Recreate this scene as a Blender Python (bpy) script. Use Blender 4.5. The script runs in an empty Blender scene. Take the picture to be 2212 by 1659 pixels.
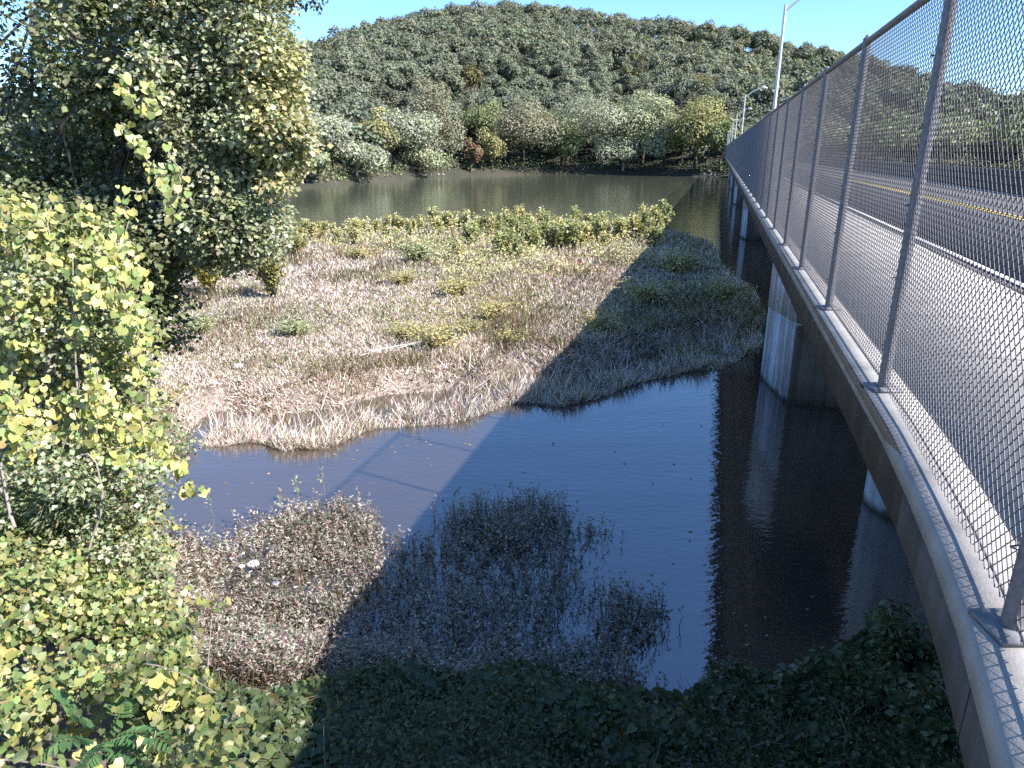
import bpy, math, random
import numpy as np
from mathutils import Vector, Matrix

rng = np.random.default_rng(7)
random.seed(7)
scene = bpy.context.scene
col = scene.collection

# ------------------------------------------------------------------ camera, sky, sun, exposure
CAM_H = 8.0
FPX = 700.0                      # focal length in pixels of a 1024 px wide picture
HORIZON = 150.0
PITCH = math.atan((384.0 - HORIZON) / FPX)
cam_data = bpy.data.cameras.new("camera")
cam_data.sensor_width = 36.0
cam_data.lens = 36.0 * FPX / 1024.0
cam_data.clip_start = 0.05
cam_data.clip_end = 6000.0
cam = bpy.data.objects.new("camera", cam_data)
col.objects.link(cam)
cam.location = (0, 0, CAM_H)
cam.rotation_euler = (math.pi / 2 - PITCH, 0, 0)
scene.camera = cam

VPX = 721.0                      # bridge heading
BR = Vector(((VPX - 512) / FPX, math.cos(PITCH) + (384 - HORIZON) / FPX * math.sin(PITCH), 0)).normalized()
BN = Vector((BR.y, -BR.x, 0))    # to the right of the bridge heading
YAW = math.atan2(BR.x, BR.y)

SUN_EL = math.radians(42.0)
SUN_AZ = YAW + math.radians(103.0)
SUN_DIR = Vector((math.sin(SUN_AZ) * math.cos(SUN_EL), math.cos(SUN_AZ) * math.cos(SUN_EL), math.sin(SUN_EL)))
world = bpy.data.worlds.new("World")
scene.world = world
world.use_nodes = True
wn = world.node_tree.nodes
wl = world.node_tree.links
wn.clear()
sky = wn.new("ShaderNodeTexSky")
sky.sky_type = 'NISHITA'
sky.sun_disc = False
sky.sun_elevation = SUN_EL
sky.sun_rotation = SUN_AZ
sky.altitude = 300
sky.air_density = 1.0
sky.dust_density = 0.2
sky.ozone_density = 10.0
bg = wn.new("ShaderNodeBackground")
bg.inputs['Strength'].default_value = 0.12
wo = wn.new("ShaderNodeOutputWorld")
wl.new(sky.outputs[0], bg.inputs['Color'])
wl.new(bg.outputs[0], wo.inputs['Surface'])

sun_data = bpy.data.lights.new("sun", 'SUN')
sun_data.energy = 5.0
sun_data.angle = math.radians(0.7)
sun_data.color = (1.0, 0.95, 0.90)
sun = bpy.data.objects.new("sun", sun_data)
col.objects.link(sun)
sun.rotation_euler = SUN_DIR.to_track_quat('Z', 'Y').to_euler()
sun.location = SUN_DIR * 60

scene.render.engine = 'CYCLES'
scene.view_settings.view_transform = 'Standard'
scene.view_settings.look = 'None'
scene.view_settings.exposure = 1.45
scene.view_settings.gamma = 1.0
scene.view_settings.use_curve_mapping = False
scene.cycles.max_bounces = 6
scene.cycles.diffuse_bounces = 2
scene.cycles.glossy_bounces = 3
scene.cycles.transmission_bounces = 3
scene.cycles.transparent_max_bounces = 4
scene.cycles.caustics_reflective = False
scene.cycles.caustics_refractive = False
scene.cycles.use_denoising = False
scene.cycles.use_adaptive_sampling = False

# ------------------------------------------------------------------ pixel planning helpers (pixels of a 2212 px wide view)
SC = 1024.0 / 2212.0
def ray(u, v):
    u = np.asarray(u, float) * SC; v = np.asarray(v, float) * SC
    x = (u - 512) / FPX; y = (384 - v) / FPX
    return np.stack([x, math.cos(PITCH) + y * math.sin(PITCH), -math.sin(PITCH) + y * math.cos(PITCH)], -1)
def ground_at(u, v, z=0.0):
    d = ray(u, v)
    t = (np.asarray(z) - CAM_H) / d[..., 2]
    return np.stack([d[..., 0] * t, d[..., 1] * t, np.broadcast_to(z, t.shape)], -1)
def at(u, v, depth):
    d = ray(u, v)
    t = np.asarray(depth, float) / d[..., 1]
    return d * t[..., None] + np.array([0, 0, CAM_H])
def to_px(P):
    P = np.asarray(P, float); q = P - np.array([0, 0, CAM_H])
    zc = q[..., 1] * math.cos(PITCH) - q[..., 2] * math.sin(PITCH)
    yc = q[..., 1] * math.sin(PITCH) + q[..., 2] * math.cos(PITCH)
    return (512 + FPX * q[..., 0] / zc) / SC, (384 - FPX * yc / zc) / SC
def plan(pts, z=0.0):
    a = np.array(pts, float)
    return ground_at(a[:, 0], a[:, 1], z)[:, :2]
def br(lat, along, z=0.0):
    """point given by its distance right of the camera and along the bridge"""
    p = BN * lat + BR * along
    return Vector((p.x, p.y, z))

# ------------------------------------------------------------------ numeric helpers
def unit(a):
    return a / np.maximum(np.linalg.norm(a, axis=-1, keepdims=True), 1e-9)
def rand_dirs(n):
    return unit(rng.normal(size=(n, 3)))
def inside_poly(P, poly):
    x, y = P[:, 0], P[:, 1]
    res = np.zeros(len(P), bool)
    n = len(poly)
    for i in range(n):
        x1, y1 = poly[i]; x2, y2 = poly[(i + 1) % n]
        if y1 == y2: continue
        c = ((y1 > y) != (y2 > y)) & (x < (x2 - x1) * (y - y1) / (y2 - y1) + x1)
        res ^= c
    return res
def signed_dist(P, poly):
    d = np.full(len(P), 1e9)
    n = len(poly)
    for i in range(n):
        a = poly[i]; b = poly[(i + 1) % n]
        ab = b - a; l2 = max(ab @ ab, 1e-9)
        t = np.clip(((P - a) @ ab) / l2, 0, 1)
        q = P - (a + t[:, None] * ab)
        d = np.minimum(d, np.sqrt((q * q).sum(1)))
    return np.where(inside_poly(P, poly), d, -d)
def sample_poly(poly, n):
    poly = np.asarray(poly, float)
    lo, hi = poly.min(0), poly.max(0)
    out = []; m = 0
    while m < n:
        q = lo + (hi - lo) * rng.random((n * 2, 2))
        q = q[inside_poly(q, poly)]
        out.append(q); m += len(q)
    return np.concatenate(out)[:n]
def vnoise(x, y, s=1.0, seed=0):
    """smooth 2-D value noise, 0..1"""
    x = np.asarray(x) / s; y = np.asarray(y) / s
    xi = np.floor(x).astype(np.int64); yi = np.floor(y).astype(np.int64)
    fx = x - xi; fy = y - yi
    fx = fx * fx * (3 - 2 * fx); fy = fy * fy * (3 - 2 * fy)
    def h(a, b):
        n = (a * 374761393 + b * 668265263 + seed * 982451653) & 0x7fffffff
        n = ((n ^ (n >> 13)) * 1274126177) & 0x7fffffff
        return ((n ^ (n >> 16)) & 0xffff) / 65535.0
    return (h(xi, yi) * (1 - fx) + h(xi + 1, yi) * fx) * (1 - fy) + (h(xi, yi + 1) * (1 - fx) + h(xi + 1, yi + 1) * fx) * fy
def fbm(x, y, s, seed=0, o=3):
    v = 0; a = 0.5; t = 0
    for k in range(o):
        v = v + a * vnoise(x, y, s / 2 ** k, seed + k); t += a; a *= 0.5
    return v / t

# ------------------------------------------------------------------ mesh helpers
class MB:
    """collects vertices, faces and vertex colours of ONE mesh"""
    def __init__(self):
        self.V = []; self.F = {}; self.C = []; self.M = {}; self.n = 0
    def add(self, V, F, C=(1, 1, 1), mi=0):
        V = np.asarray(V, float).reshape(-1, 3)
        F = np.asarray(F, np.int64)
        if F.ndim == 1: F = F[None]
        C = np.asarray(C, float)
        if C.ndim == 1: C = np.broadcast_to(C, (len(V), 3))
        k = F.shape[1]
        self.F.setdefault(k, []).append(F + self.n)
        self.M.setdefault(k, []).append(np.full(len(F), mi, np.int32))
        self.V.append(V); self.C.append(C); self.n += len(V)
        return self
    def mesh(self, name, mats, smooth=False):
        V = np.concatenate(self.V); C = np.concatenate(self.C)
        me = bpy.data.meshes.new(name)
        loops = []; starts = []; tot = 0; mis = []
        for k in sorted(self.F):
            f = np.concatenate(self.F[k]); loops.append(f.ravel())
            starts.append(tot + np.arange(len(f)) * k); tot += f.size
            mis.append(np.concatenate(self.M[k]))
        loops = np.concatenate(loops).astype(np.int32); starts = np.concatenate(starts).astype(np.int32)
        me.vertices.add(len(V)); me.vertices.foreach_set('co', V.astype(np.float32).ravel())
        me.loops.add(len(loops)); me.loops.foreach_set('vertex_index', loops)
        me.polygons.add(len(starts)); me.polygons.foreach_set('loop_start', starts)
        me.polygons.foreach_set('material_index', np.concatenate(mis))
        me.update(calc_edges=True)
        at_ = me.attributes.new('tint', 'FLOAT_COLOR', 'POINT')
        c4 = np.ones((len(V), 4), np.float32); c4[:, :3] = C
        at_.data.foreach_set('color', c4.ravel())
        if smooth:
            me.polygons.foreach_set('use_smooth', np.ones(len(starts), bool))
        me.validate()
        for m in (mats if isinstance(mats, (list, tuple)) else [mats]):
            me.materials.append(m)
        return me
    def build(self, name, mats, parent=None, smooth=False):
        return link(name, self.mesh(name, mats, smooth), parent)
def link(name, data, parent=None):
    o = bpy.data.objects.new(name, data); col.objects.link(o)
    if parent is not None: o.parent = parent
    return o
def tag(o, label=None, cat=None, group=None, kind=None):
    if label: o['label'] = label
    if cat: o['category'] = cat
    if group: o['group'] = group
    if kind: o['kind'] = kind
    return o
def thing(name, loc, label, cat, group=None, rz=0.0):
    o = link(name, None); o.location = loc; o.rotation_euler = (0, 0, rz)
    return tag(o, label, cat, group)
BOXF = np.array([[0, 3, 2, 1], [4, 5, 6, 7], [0, 1, 5, 4], [1, 2, 6, 5], [2, 3, 7, 6], [3, 0, 4, 7]])
def hexa(mb, base, top, C=(1, 1, 1), mi=0):
    """closed block from four base and four top points"""
    return mb.add(np.concatenate([np.asarray(base, float), np.asarray(top, float)]), BOXF, C, mi)
def box(mb, lo, hi, C=(1, 1, 1), mi=0):
    x0, y0, z0 = lo; x1, y1, z1 = hi
    b = [(x0, y0, z0), (x1, y0, z0), (x1, y1, z0), (x0, y1, z0)]
    t = [(x0, y0, z1), (x1, y0, z1), (x1, y1, z1), (x0, y1, z1)]
    return hexa(mb, b, t, C, mi)
def tube(mb, pts, rad, sides=6, C=(1, 1, 1), mi=0, cap=True):
    pts = np.asarray(pts, float); n = len(pts)
    rad = np.broadcast_to(np.asarray(rad, float), (n,))
    tg = np.gradient(pts, axis=0); tg = unit(tg)
    up = np.array([0, 0, 1.0]) if abs(tg[0][2]) < 0.9 else np.array([1.0, 0, 0])
    rings = []
    for i in range(n):
        a = np.cross(tg[i], up); a /= max(np.linalg.norm(a), 1e-9); b = np.cross(a, tg[i]); up = b
        th = np.arange(sides) * 2 * math.pi / sides
        rings.append(pts[i] + rad[i] * (np.cos(th)[:, None] * a + np.sin(th)[:, None] * b))
    V = np.concatenate(rings)
    F = []
    for i in range(n - 1):
        for j in range(sides):
            k = (j + 1) % sides
            F.append((i * sides + j, i * sides + k, (i + 1) * sides + k, (i + 1) * sides + j))
    mb.add(V, np.array(F), C, mi)
    if cap:
        c0 = np.array([list(range(sides))[::-1]]); c1 = np.array([list(range(sides))])
        mb.add(rings[0], c0, C, mi); mb.add(rings[-1], c1, C, mi)
    return mb
def sweep(mb, path_xy, profile, C=(1, 1, 1), closed_ends=True, mi=0):
    """profile: (offset to the right, z) list swept along a plan path; closed profile"""
    path = np.asarray(path_xy, float)
    t = unit(np.gradient(path, axis=0)); nrm = np.stack([t[:, 1], -t[:, 0]], -1)
    prof = np.asarray(profile, float); k = len(prof)
    V = np.zeros((len(path), k, 3))
    V[:, :, :2] = path[:, None, :] + nrm[:, None, :] * prof[None, :, 0, None]
    V[:, :, 2] = prof[None, :, 1]
    i = np.arange(len(path) - 1)[:, None]; j = np.arange(k)[None, :]
    a = i * k + j; b = i * k + (j + 1) % k; c = (i + 1) * k + (j + 1) % k; d = (i + 1) * k + j
    mb.add(V.reshape(-1, 3), np.stack([a, b, c, d], -1).reshape(-1, 4), C, mi)
    if closed_ends:
        mb.add(V[0], np.arange(k)[None, ::-1], C, mi); mb.add(V[-1], np.arange(k)[None], C, mi)
    return mb

# leaf templates: x = across, y = along, z = out of the blade (unit length)
T_OVAL = (np.array([[0, 0, 0], [0.30, 0.45, 0.06], [0, 1, -0.05], [-0.30, 0.45, 0.06], [0, 0.5, -0.02]]), np.array([[0, 1, 4], [1, 2, 4], [2, 3, 4], [3, 0, 4]]))
T_QUAD = (np.array([[0, 0, 0], [0.42, 0.5, 0.08], [0, 1, 0], [-0.42, 0.5, 0.08]]), np.array([[0, 1, 2], [0, 2, 3]]))
T_LANCE = (np.array([[0, 0, 0], [0.13, 0.4, 0.03], [0, 1, -0.1], [-0.13, 0.4, 0.03]]), np.array([[0, 1, 2], [0, 2, 3]]))
T_HEART = (np.array([[0, 0.12, 0], [0.34, 0.0, 0.05], [0.52, 0.30, 0.10], [0.40, 0.62, 0.03], [0, 1.0, -0.08], [-0.40, 0.62, 0.03], [-0.52, 0.30, 0.10], [-0.34, 0.0, 0.05], [0, 0.45, -0.03]]),
           np.array([[0, 1, 8], [1, 2, 8], [2, 3, 8], [3, 4, 8], [4, 5, 8], [5, 6, 8], [6, 7, 8], [7, 0, 8]]))
T_BLADE = (np.array([[-0.5, 0, 0], [0.5, 0, 0], [0.38, 0.55, 0.10], [-0.38, 0.55, 0.10], [0, 1, 0.38]]), np.array([[0, 1, 2], [0, 2, 3], [3, 2, 4]]))
def scatter(mb, tmpl, P, D, N, S, C, wide=1.0, mi=0):
    tv, tf = tmpl
    n = len(P)
    if n == 0: return mb
    D = unit(D); B = unit(np.cross(D, N)); N = np.cross(B, D)
    S = np.broadcast_to(np.asarray(S, float), (n,)); Wd = np.broadcast_to(np.asarray(wide, float), (n,))
    V = P[:, None, :] + S[:, None, None] * (tv[None, :, 0, None] * Wd[:, None, None] * B[:, None, :] + tv[None, :, 1, None] * D[:, None, :] + tv[None, :, 2, None] * N[:, None, :])
    k = len(tv)
    F = tf[None] + (np.arange(n) * k)[:, None, None]
    Cv = np.repeat(C, k, axis=0)
    return mb.add(V.reshape(-1, 3), F.reshape(-1, tf.shape[1]), Cv, mi)
def mixc(palette, n, jit=0.18, w=None):
    pal = np.array(palette, float)
    idx = rng.choice(len(pal), n, p=None if w is None else np.array(w) / np.sum(w))
    c = pal[idx] * (1 + jit * rng.normal(size=(n, 1))) * (1 + 0.06 * rng.normal(size=(n, 3)))
    return np.clip(c, 0.004, 0.9)

# ------------------------------------------------------------------ materials
def nmat(name):
    m = bpy.data.materials.new(name); m.use_nodes = True
    nt = m.node_tree; b = nt.nodes['Principled BSDF']
    return m, nt, b
def noise_node(nt, scale, detail=5, rough=0.6, coord='Object'):
    tc = nt.nodes.new('ShaderNodeTexCoord'); n = nt.nodes.new('ShaderNodeTexNoise')
    n.inputs['Scale'].default_value = scale; n.inputs['Detail'].default_value = detail; n.inputs['Roughness'].default_value = rough
    nt.links.new(tc.outputs[coord], n.inputs['Vector'])
    return n
def ramp(nt, src, stops):
    r = nt.nodes.new('ShaderNodeValToRGB'); e = r.color_ramp.elements
    while len(e) < len(stops): e.new(0.5)
    for q, (p, c) in zip(e, stops): q.position = p; q.color = (*c, 1)
    nt.links.new(src, r.inputs['Fac']); return r
def bump(nt, src, b, strength=0.3, dist=0.02):
    n = nt.nodes.new('ShaderNodeBump'); n.inputs['Strength'].default_value = strength; n.inputs['Distance'].default_value = dist
    nt.links.new(src, n.inputs['Height']); nt.links.new(n.outputs[0], b.inputs['Normal']); return n
def leaf_mat(name, trans=0.3, rough=0.45, spec=0.35):
    m, nt, b = nmat(name)
    a = nt.nodes.new('ShaderNodeAttribute'); a.attribute_name = 'tint'
    n = noise_node(nt, 9.0, 2)
    r = ramp(nt, n.outputs['Fac'], [(0.3, (0.8, 0.8, 0.8)), (0.7, (1.15, 1.15, 1.15))])
    mx = nt.nodes.new('ShaderNodeMix'); mx.data_type = 'RGBA'; mx.blend_type = 'MULTIPLY'; mx.inputs[0].default_value = 1.0
    nt.links.new(a.outputs['Color'], mx.inputs[6]); nt.links.new(r.outputs[0], mx.inputs[7])
    nt.links.new(mx.outputs[2], b.inputs['Base Color'])
    b.inputs['Roughness'].default_value = rough; b.inputs['Specular IOR Level'].default_value = spec
    if trans > 0:
        t = nt.nodes.new('ShaderNodeBsdfTranslucent'); s = nt.nodes.new('ShaderNodeMixShader'); s.inputs[0].default_value = trans
        g = nt.nodes.new('ShaderNodeMix'); g.data_type = 'RGBA'; g.blend_type = 'MULTIPLY'; g.inputs[0].default_value = 1.0
        g.inputs[7].default_value = (1.25, 1.3, 0.6, 1)
        nt.links.new(mx.outputs[2], g.inputs[6]); nt.links.new(g.outputs[2], t.inputs['Color'])
        nt.links.new(b.outputs[0], s.inputs[1]); nt.links.new(t.outputs[0], s.inputs[2])
        nt.links.new(s.outputs[0], nt.nodes['Material Output'].inputs['Surface'])
    return m
M_LEAF = leaf_mat('leaf_green', 0.30, 0.42, 0.4)
M_FAR = leaf_mat('far_foliage', 0.2, 0.8, 0.08)
M_STRAW = leaf_mat('dry_grass', 0.22, 0.65, 0.2)
def bark_mat(name, c0, c1, scale=14):
    m, nt, b = nmat(name)
    n = noise_node(nt, scale, 8, 0.7); r = ramp(nt, n.outputs['Fac'], [(0.3, c0), (0.7, c1)])
    nt.links.new(r.outputs[0], b.inputs['Base Color']); b.inputs['Roughness'].default_value = 0.9
    bump(nt, n.outputs['Fac'], b, 0.6, 0.02); return m
M_BARK = bark_mat('bark', (0.022, 0.018, 0.014), (0.075, 0.062, 0.05))
M_PALEBARK = bark_mat('pale_bark', (0.16, 0.13, 0.11), (0.36, 0.31, 0.27), 25)
M_DRIFT = bark_mat('driftwood_grey', (0.25, 0.21, 0.19), (0.5, 0.44, 0.41), 20)
def concrete_mat(name, c0, c1, scale=2.0, streak=True):
    m, nt, b = nmat(name)
    n = noise_node(nt, scale, 9, 0.7)
    r = ramp(nt, n.outputs['Fac'], [(0.28, c0), (0.72, c1)])
    out = r.outputs[0]
    if streak:
        tc = nt.nodes.new('ShaderNodeTexCoord'); mp = nt.nodes.new('ShaderNodeMapping'); mp.inputs['Scale'].default_value = (1.6, 1.6, 0.12)
        n2 = nt.nodes.new('ShaderNodeTexNoise'); n2.inputs['Scale'].default_value = 2.2; n2.inputs['Detail'].default_value = 7
        nt.links.new(tc.outputs['Object'], mp.inputs['Vector']); nt.links.new(mp.outputs[0], n2.inputs['Vector'])
        r2 = ramp(nt, n2.outputs['Fac'], [(0.40, (0.45, 0.40, 0.34)), (0.56, (1, 1, 1))])
        mx = nt.nodes.new('ShaderNodeMix'); mx.data_type = 'RGBA'; mx.blend_type = 'MULTIPLY'; mx.inputs[0].default_value = 0.8
        nt.links.new(out, mx.inputs[6]); nt.links.new(r2.outputs[0], mx.inputs[7]); out = mx.outputs[2]
    nt.links.new(out, b.inputs['Base Color']); b.inputs['Roughness'].default_value = 0.85
    n3 = noise_node(nt, 60, 6, 0.7); bump(nt, n3.outputs['Fac'], b, 0.35, 0.01)
    return m
M_CONC = concrete_mat('weathered_concrete', (0.05, 0.045, 0.04), (0.115, 0.105, 0.09))
M_PIER = concrete_mat('pier_concrete', (0.36, 0.36, 0.38), (0.60, 0.60, 0.62), 1.6)
def tide_mark(m, z0, z1):
    nt = m.node_tree; b = nt.nodes['Principled BSDF']; src = b.inputs['Base Color'].links[0].from_socket
    g = nt.nodes.new('ShaderNodeNewGeometry'); sx = nt.nodes.new('ShaderNodeSeparateXYZ'); nt.links.new(g.outputs['Position'], sx.inputs[0])
    n = noise_node(nt, 1.4, 6); a = nt.nodes.new('ShaderNodeMath'); a.operation = 'MULTIPLY_ADD'; a.inputs[1].default_value = 0.55
    nt.links.new(n.outputs['Fac'], a.inputs[0]); nt.links.new(sx.outputs['Z'], a.inputs[2])
    mr = nt.nodes.new('ShaderNodeMapRange'); mr.inputs['From Min'].default_value = z0; mr.inputs['From Max'].default_value = z1; nt.links.new(a.outputs[0], mr.inputs['Value'])
    mx = nt.nodes.new('ShaderNodeMix'); mx.data_type = 'RGBA'; mx.inputs[6].default_value = (0.10, 0.088, 0.062, 1); nt.links.new(mr.outputs[0], mx.inputs[0]); nt.links.new(src, mx.inputs[7]); nt.links.new(mx.outputs[2], b.inputs['Base Color'])
tide_mark(M_PIER, 0.32, 0.50)      # silt left by high water
M_WALK = concrete_mat('sidewalk_concrete', (0.20, 0.185, 0.17), (0.36, 0.34, 0.31), 3.0, False)
M_BROWNSHADE = concrete_mat('brown_shade_concrete', (0.08, 0.062, 0.045), (0.17, 0.135, 0.10), 1.2)  # brown stain darkened further, so the colour carries the shade under the deck
M_GIRDER = concrete_mat('girder_concrete', (0.12, 0.11, 0.10), (0.22, 0.20, 0.18), 1.5)
def plain_mat(name, c, rough=0.5, metal=0.0, var=0.15, scale=8):
    m, nt, b = nmat(name); n = noise_node(nt, scale, 5)
    r = ramp(nt, n.outputs['Fac'], [(0.3, tuple(x * (1 - var) for x in c)), (0.7, tuple(min(1, x * (1 + var)) for x in c))])
    nt.links.new(r.outputs[0], b.inputs['Base Color']); b.inputs['Roughness'].default_value = rough; b.inputs['Metallic'].default_value = metal
    return m
M_GALV = plain_mat('galvanised_steel', (0.17, 0.165, 0.17), 0.6, 0.4, 0.3, 30)
M_WIRE = plain_mat('chain_link_wire', (0.085, 0.083, 0.09), 0.55, 0.4, 0.3, 20)
M_POLE = plain_mat('lamp_post_aluminium', (0.55, 0.54, 0.55), 0.45, 0.3, 0.1)
M_LENS = plain_mat('lamp_lens', (0.7, 0.7, 0.68), 0.2, 0, 0.05)
M_ASPHALT = plain_mat('asphalt', (0.055, 0.055, 0.056), 0.9, 0, 0.3, 30)
M_PAINT = plain_mat('road_paint', (0.75, 0.74, 0.70), 0.7, 0, 0.1)
M_YPAINT = plain_mat('yellow_road_paint', (0.6, 0.42, 0.05), 0.7, 0, 0.1)
M_STONE = plain_mat('pale_stone', (0.5, 0.47, 0.44), 0.9, 0, 0.25, 12)

# ground: mud, dry litter
m, nt, b = nmat('muddy_ground')
n1 = noise_node(nt, 0.35, 8, 0.65); n2 = noise_node(nt, 7.0, 8, 0.7)
r1 = ramp(nt, n1.outputs['Fac'], [(0.3, (0.075, 0.060, 0.045)), (0.5, (0.22, 0.175, 0.15)), (0.72, (0.40, 0.325, 0.29))])
r2 = ramp(nt, n2.outputs['Fac'], [(0.3, (0.6, 0.6, 0.6)), (0.7, (1.2, 1.2, 1.2))])
mx = nt.nodes.new('ShaderNodeMix'); mx.data_type = 'RGBA'; mx.blend_type = 'MULTIPLY'; mx.inputs[0].default_value = 1
nt.links.new(r1.outputs[0], mx.inputs[6]); nt.links.new(r2.outputs[0], mx.inputs[7]); nt.links.new(mx.outputs[2], b.inputs['Base Color'])
b.inputs['Roughness'].default_value = 0.95; bump(nt, n2.outputs['Fac'], b, 0.8, 0.08)
M_GROUND = m
m, nt, b = nmat('forest_floor')
n1 = noise_node(nt, 0.05, 8, 0.65); r1 = ramp(nt, n1.outputs['Fac'], [(0.3, (0.018, 0.02, 0.012)), (0.7, (0.05, 0.045, 0.03))])
nt.links.new(r1.outputs[0], b.inputs['Base Color']); b.inputs['Roughness'].default_value = 1.0
M_HILL = m
# water: silty body under a glossy, rippled surface
m, nt, b = nmat('river_water')
n1 = noise_node(nt, 0.06, 6, 0.6)
r1 = ramp(nt, n1.outputs['Fac'], [(0.3, (0.056, 0.044, 0.034)), (0.7, (0.078, 0.062, 0.048))])
sx = nt.nodes.new('ShaderNodeSeparateXYZ'); tcw = nt.nodes.new('ShaderNodeTexCoord'); nt.links.new(tcw.outputs['Object'], sx.inputs[0])
mr = nt.nodes.new('ShaderNodeMapRange'); mr.interpolation_type = 'SMOOTHSTEP'; mr.inputs['From Min'].default_value = 70; mr.inputs['From Max'].default_value = 100
nt.links.new(sx.outputs['Y'], mr.inputs['Value'])
mw = nt.nodes.new('ShaderNodeMix'); mw.data_type = 'RGBA'; mw.inputs[7].default_value = (0.070, 0.078, 0.052, 1)      # the clearer green main channel
nt.links.new(mr.outputs[0], mw.inputs[0]); nt.links.new(r1.outputs[0], mw.inputs[6]); nt.links.new(mw.outputs[2], b.inputs['Base Color'])
b.inputs['Roughness'].default_value = 0.03; b.inputs['IOR'].default_value = 2.0; b.inputs['Specular IOR Level'].default_value = 1.0
tc = nt.nodes.new('ShaderNodeTexCoord')
def wave(scl, rot, s, d):
    mp = nt.nodes.new('ShaderNodeMapping'); mp.inputs['Scale'].default_value = scl; mp.inputs['Rotation'].default_value = (0, 0, rot)
    n = nt.nodes.new('ShaderNodeTexNoise'); n.inputs['Scale'].default_value = s; n.inputs['Detail'].default_value = d
    nt.links.new(tc.outputs['Object'], mp.inputs['Vector']); nt.links.new(mp.outputs[0], n.inputs['Vector']); return n
wa = wave((1.0, 2.2, 1), 0.6, 3.0, 3); wb = wave((0.25, 1.0, 1), 0.05, 0.5, 4)
ad = nt.nodes.new('ShaderNodeMath'); ad.operation = 'MULTIPLY_ADD'; ad.inputs[1].default_value = 2.5
nt.links.new(wb.outputs['Fac'], ad.inputs[0]); nt.links.new(wa.outputs['Fac'], ad.inputs[2])
bump(nt, ad.outputs[0], b, 0.16, 0.05)
M_WATER = m

# ------------------------------------------------------------------ the setting: terrain, river, hill
ISLAND = plan([(250, 1010), (330, 1005), (430, 965), (490, 905), (560, 925), (640, 912), (720, 903), (850, 870), (980, 858), (1100, 845), (1150, 818), (1250, 828), (1330, 806),
               (1450, 772), (1550, 752), (1640, 742), (1690, 700), (1665, 640), (1615, 598), (1568, 560), (1560, 532), (1490, 512), (1440, 502), (1300, 494), (1150, 488),
               (1000, 487), (900, 490), (750, 500), (620, 512), (500, 522), (300, 545), (100, 570), (-200, 620), (-500, 760), (-500, 1000), (0, 1030)])
BANK = np.concatenate([plan([(-900, 900), (-300, 960), (150, 1040), (250, 1120), (320, 1230), (430, 1330), (600, 1400), (800, 1440), (1000, 1470), (1250, 1500), (1480, 1500), (1650, 1450), (1850, 1370), (2050, 1290), (2300, 1210), (2700, 1110)]),
                       np.array([[60, 12], [900, 12], [2800, -200], [2800, -2800], [-2800, -2800], [-2800, -300], [-300, 8], [-60, 22]])])
def ground_z(x, y):
    P = np.stack([np.ravel(x), np.ravel(y)], -1).astype(float)
    z = np.full(len(P), -0.9)
    near = (np.abs(P[:, 0]) < 140) & (P[:, 1] > -30) & (P[:, 1] < 140)
    if near.any():
        q = P[near]
        si = signed_dist(q, ISLAND)
        t = np.clip((si + 0.6) / 2.6, 0, 1); t = t * t * (3 - 2 * t)
        zi = -0.9 + t * (1.15 + 0.55 * fbm(q[:, 0], q[:, 1], 9, 3) + 0.15 * vnoise(q[:, 0], q[:, 1], 1.3, 5))
        sb = signed_dist(q, BANK)
        zb = np.where(sb < 0, -0.5 + np.maximum(sb, -2) * 0.2 + 0.5 * np.clip(1 + sb / 0.6, 0, 1), np.minimum(sb * 0.42, 3.0)) + 0.25 * (fbm(q[:, 0], q[:, 1], 3, 8) - 0.5) * np.clip(sb, 0, 1)
        z[near] = np.maximum(zi, zb)
    far = ~near
    if far.any():
        q = P[far]; sb = signed_dist(q, BANK)
        z[far] = np.where(sb > 0, np.minimum(sb * 0.42, 3.0), -0.9)
    return z.reshape(np.shape(x))
xs = np.concatenate([-np.geomspace(2600, 72, 14), np.arange(-70, 60, 0.65), np.geomspace(62, 2600, 14)])
ys = np.concatenate([-np.geomspace(2600, 16, 12), np.arange(-14, 112, 0.65), np.geomspace(114, 3000, 14)])
gx, gy = np.meshgrid(xs, ys)
gzz = ground_z(gx, gy)
nx, ny = len(xs), len(ys)
ii = (np.arange(ny - 1)[:, None] * nx + np.arange(nx - 1)[None]).ravel()
mb = MB(); mb.add(np.stack([gx, gy, gzz], -1).reshape(-1, 3), np.stack([ii, ii + 1, ii + nx + 1, ii + nx], -1))
tag(mb.build('ground', M_GROUND, smooth=True), 'muddy river bed, island and near bank', kind='structure')

mb = MB()
wx = np.linspace(-2600, 2600, 9); wy = np.linspace(-400, 3000, 9); ax, ay = np.meshgrid(wx, wy)
ii = (np.arange(8)[:, None] * 9 + np.arange(8)[None]).ravel()
mb.add(np.stack([ax, ay, np.zeros_like(ax)], -1).reshape(-1, 3), np.stack([ii, ii + 1, ii + 10, ii + 9], -1))
tag(mb.build('water', M_WATER), 'calm silty river water reflecting sky and hill', kind='structure')

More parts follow.
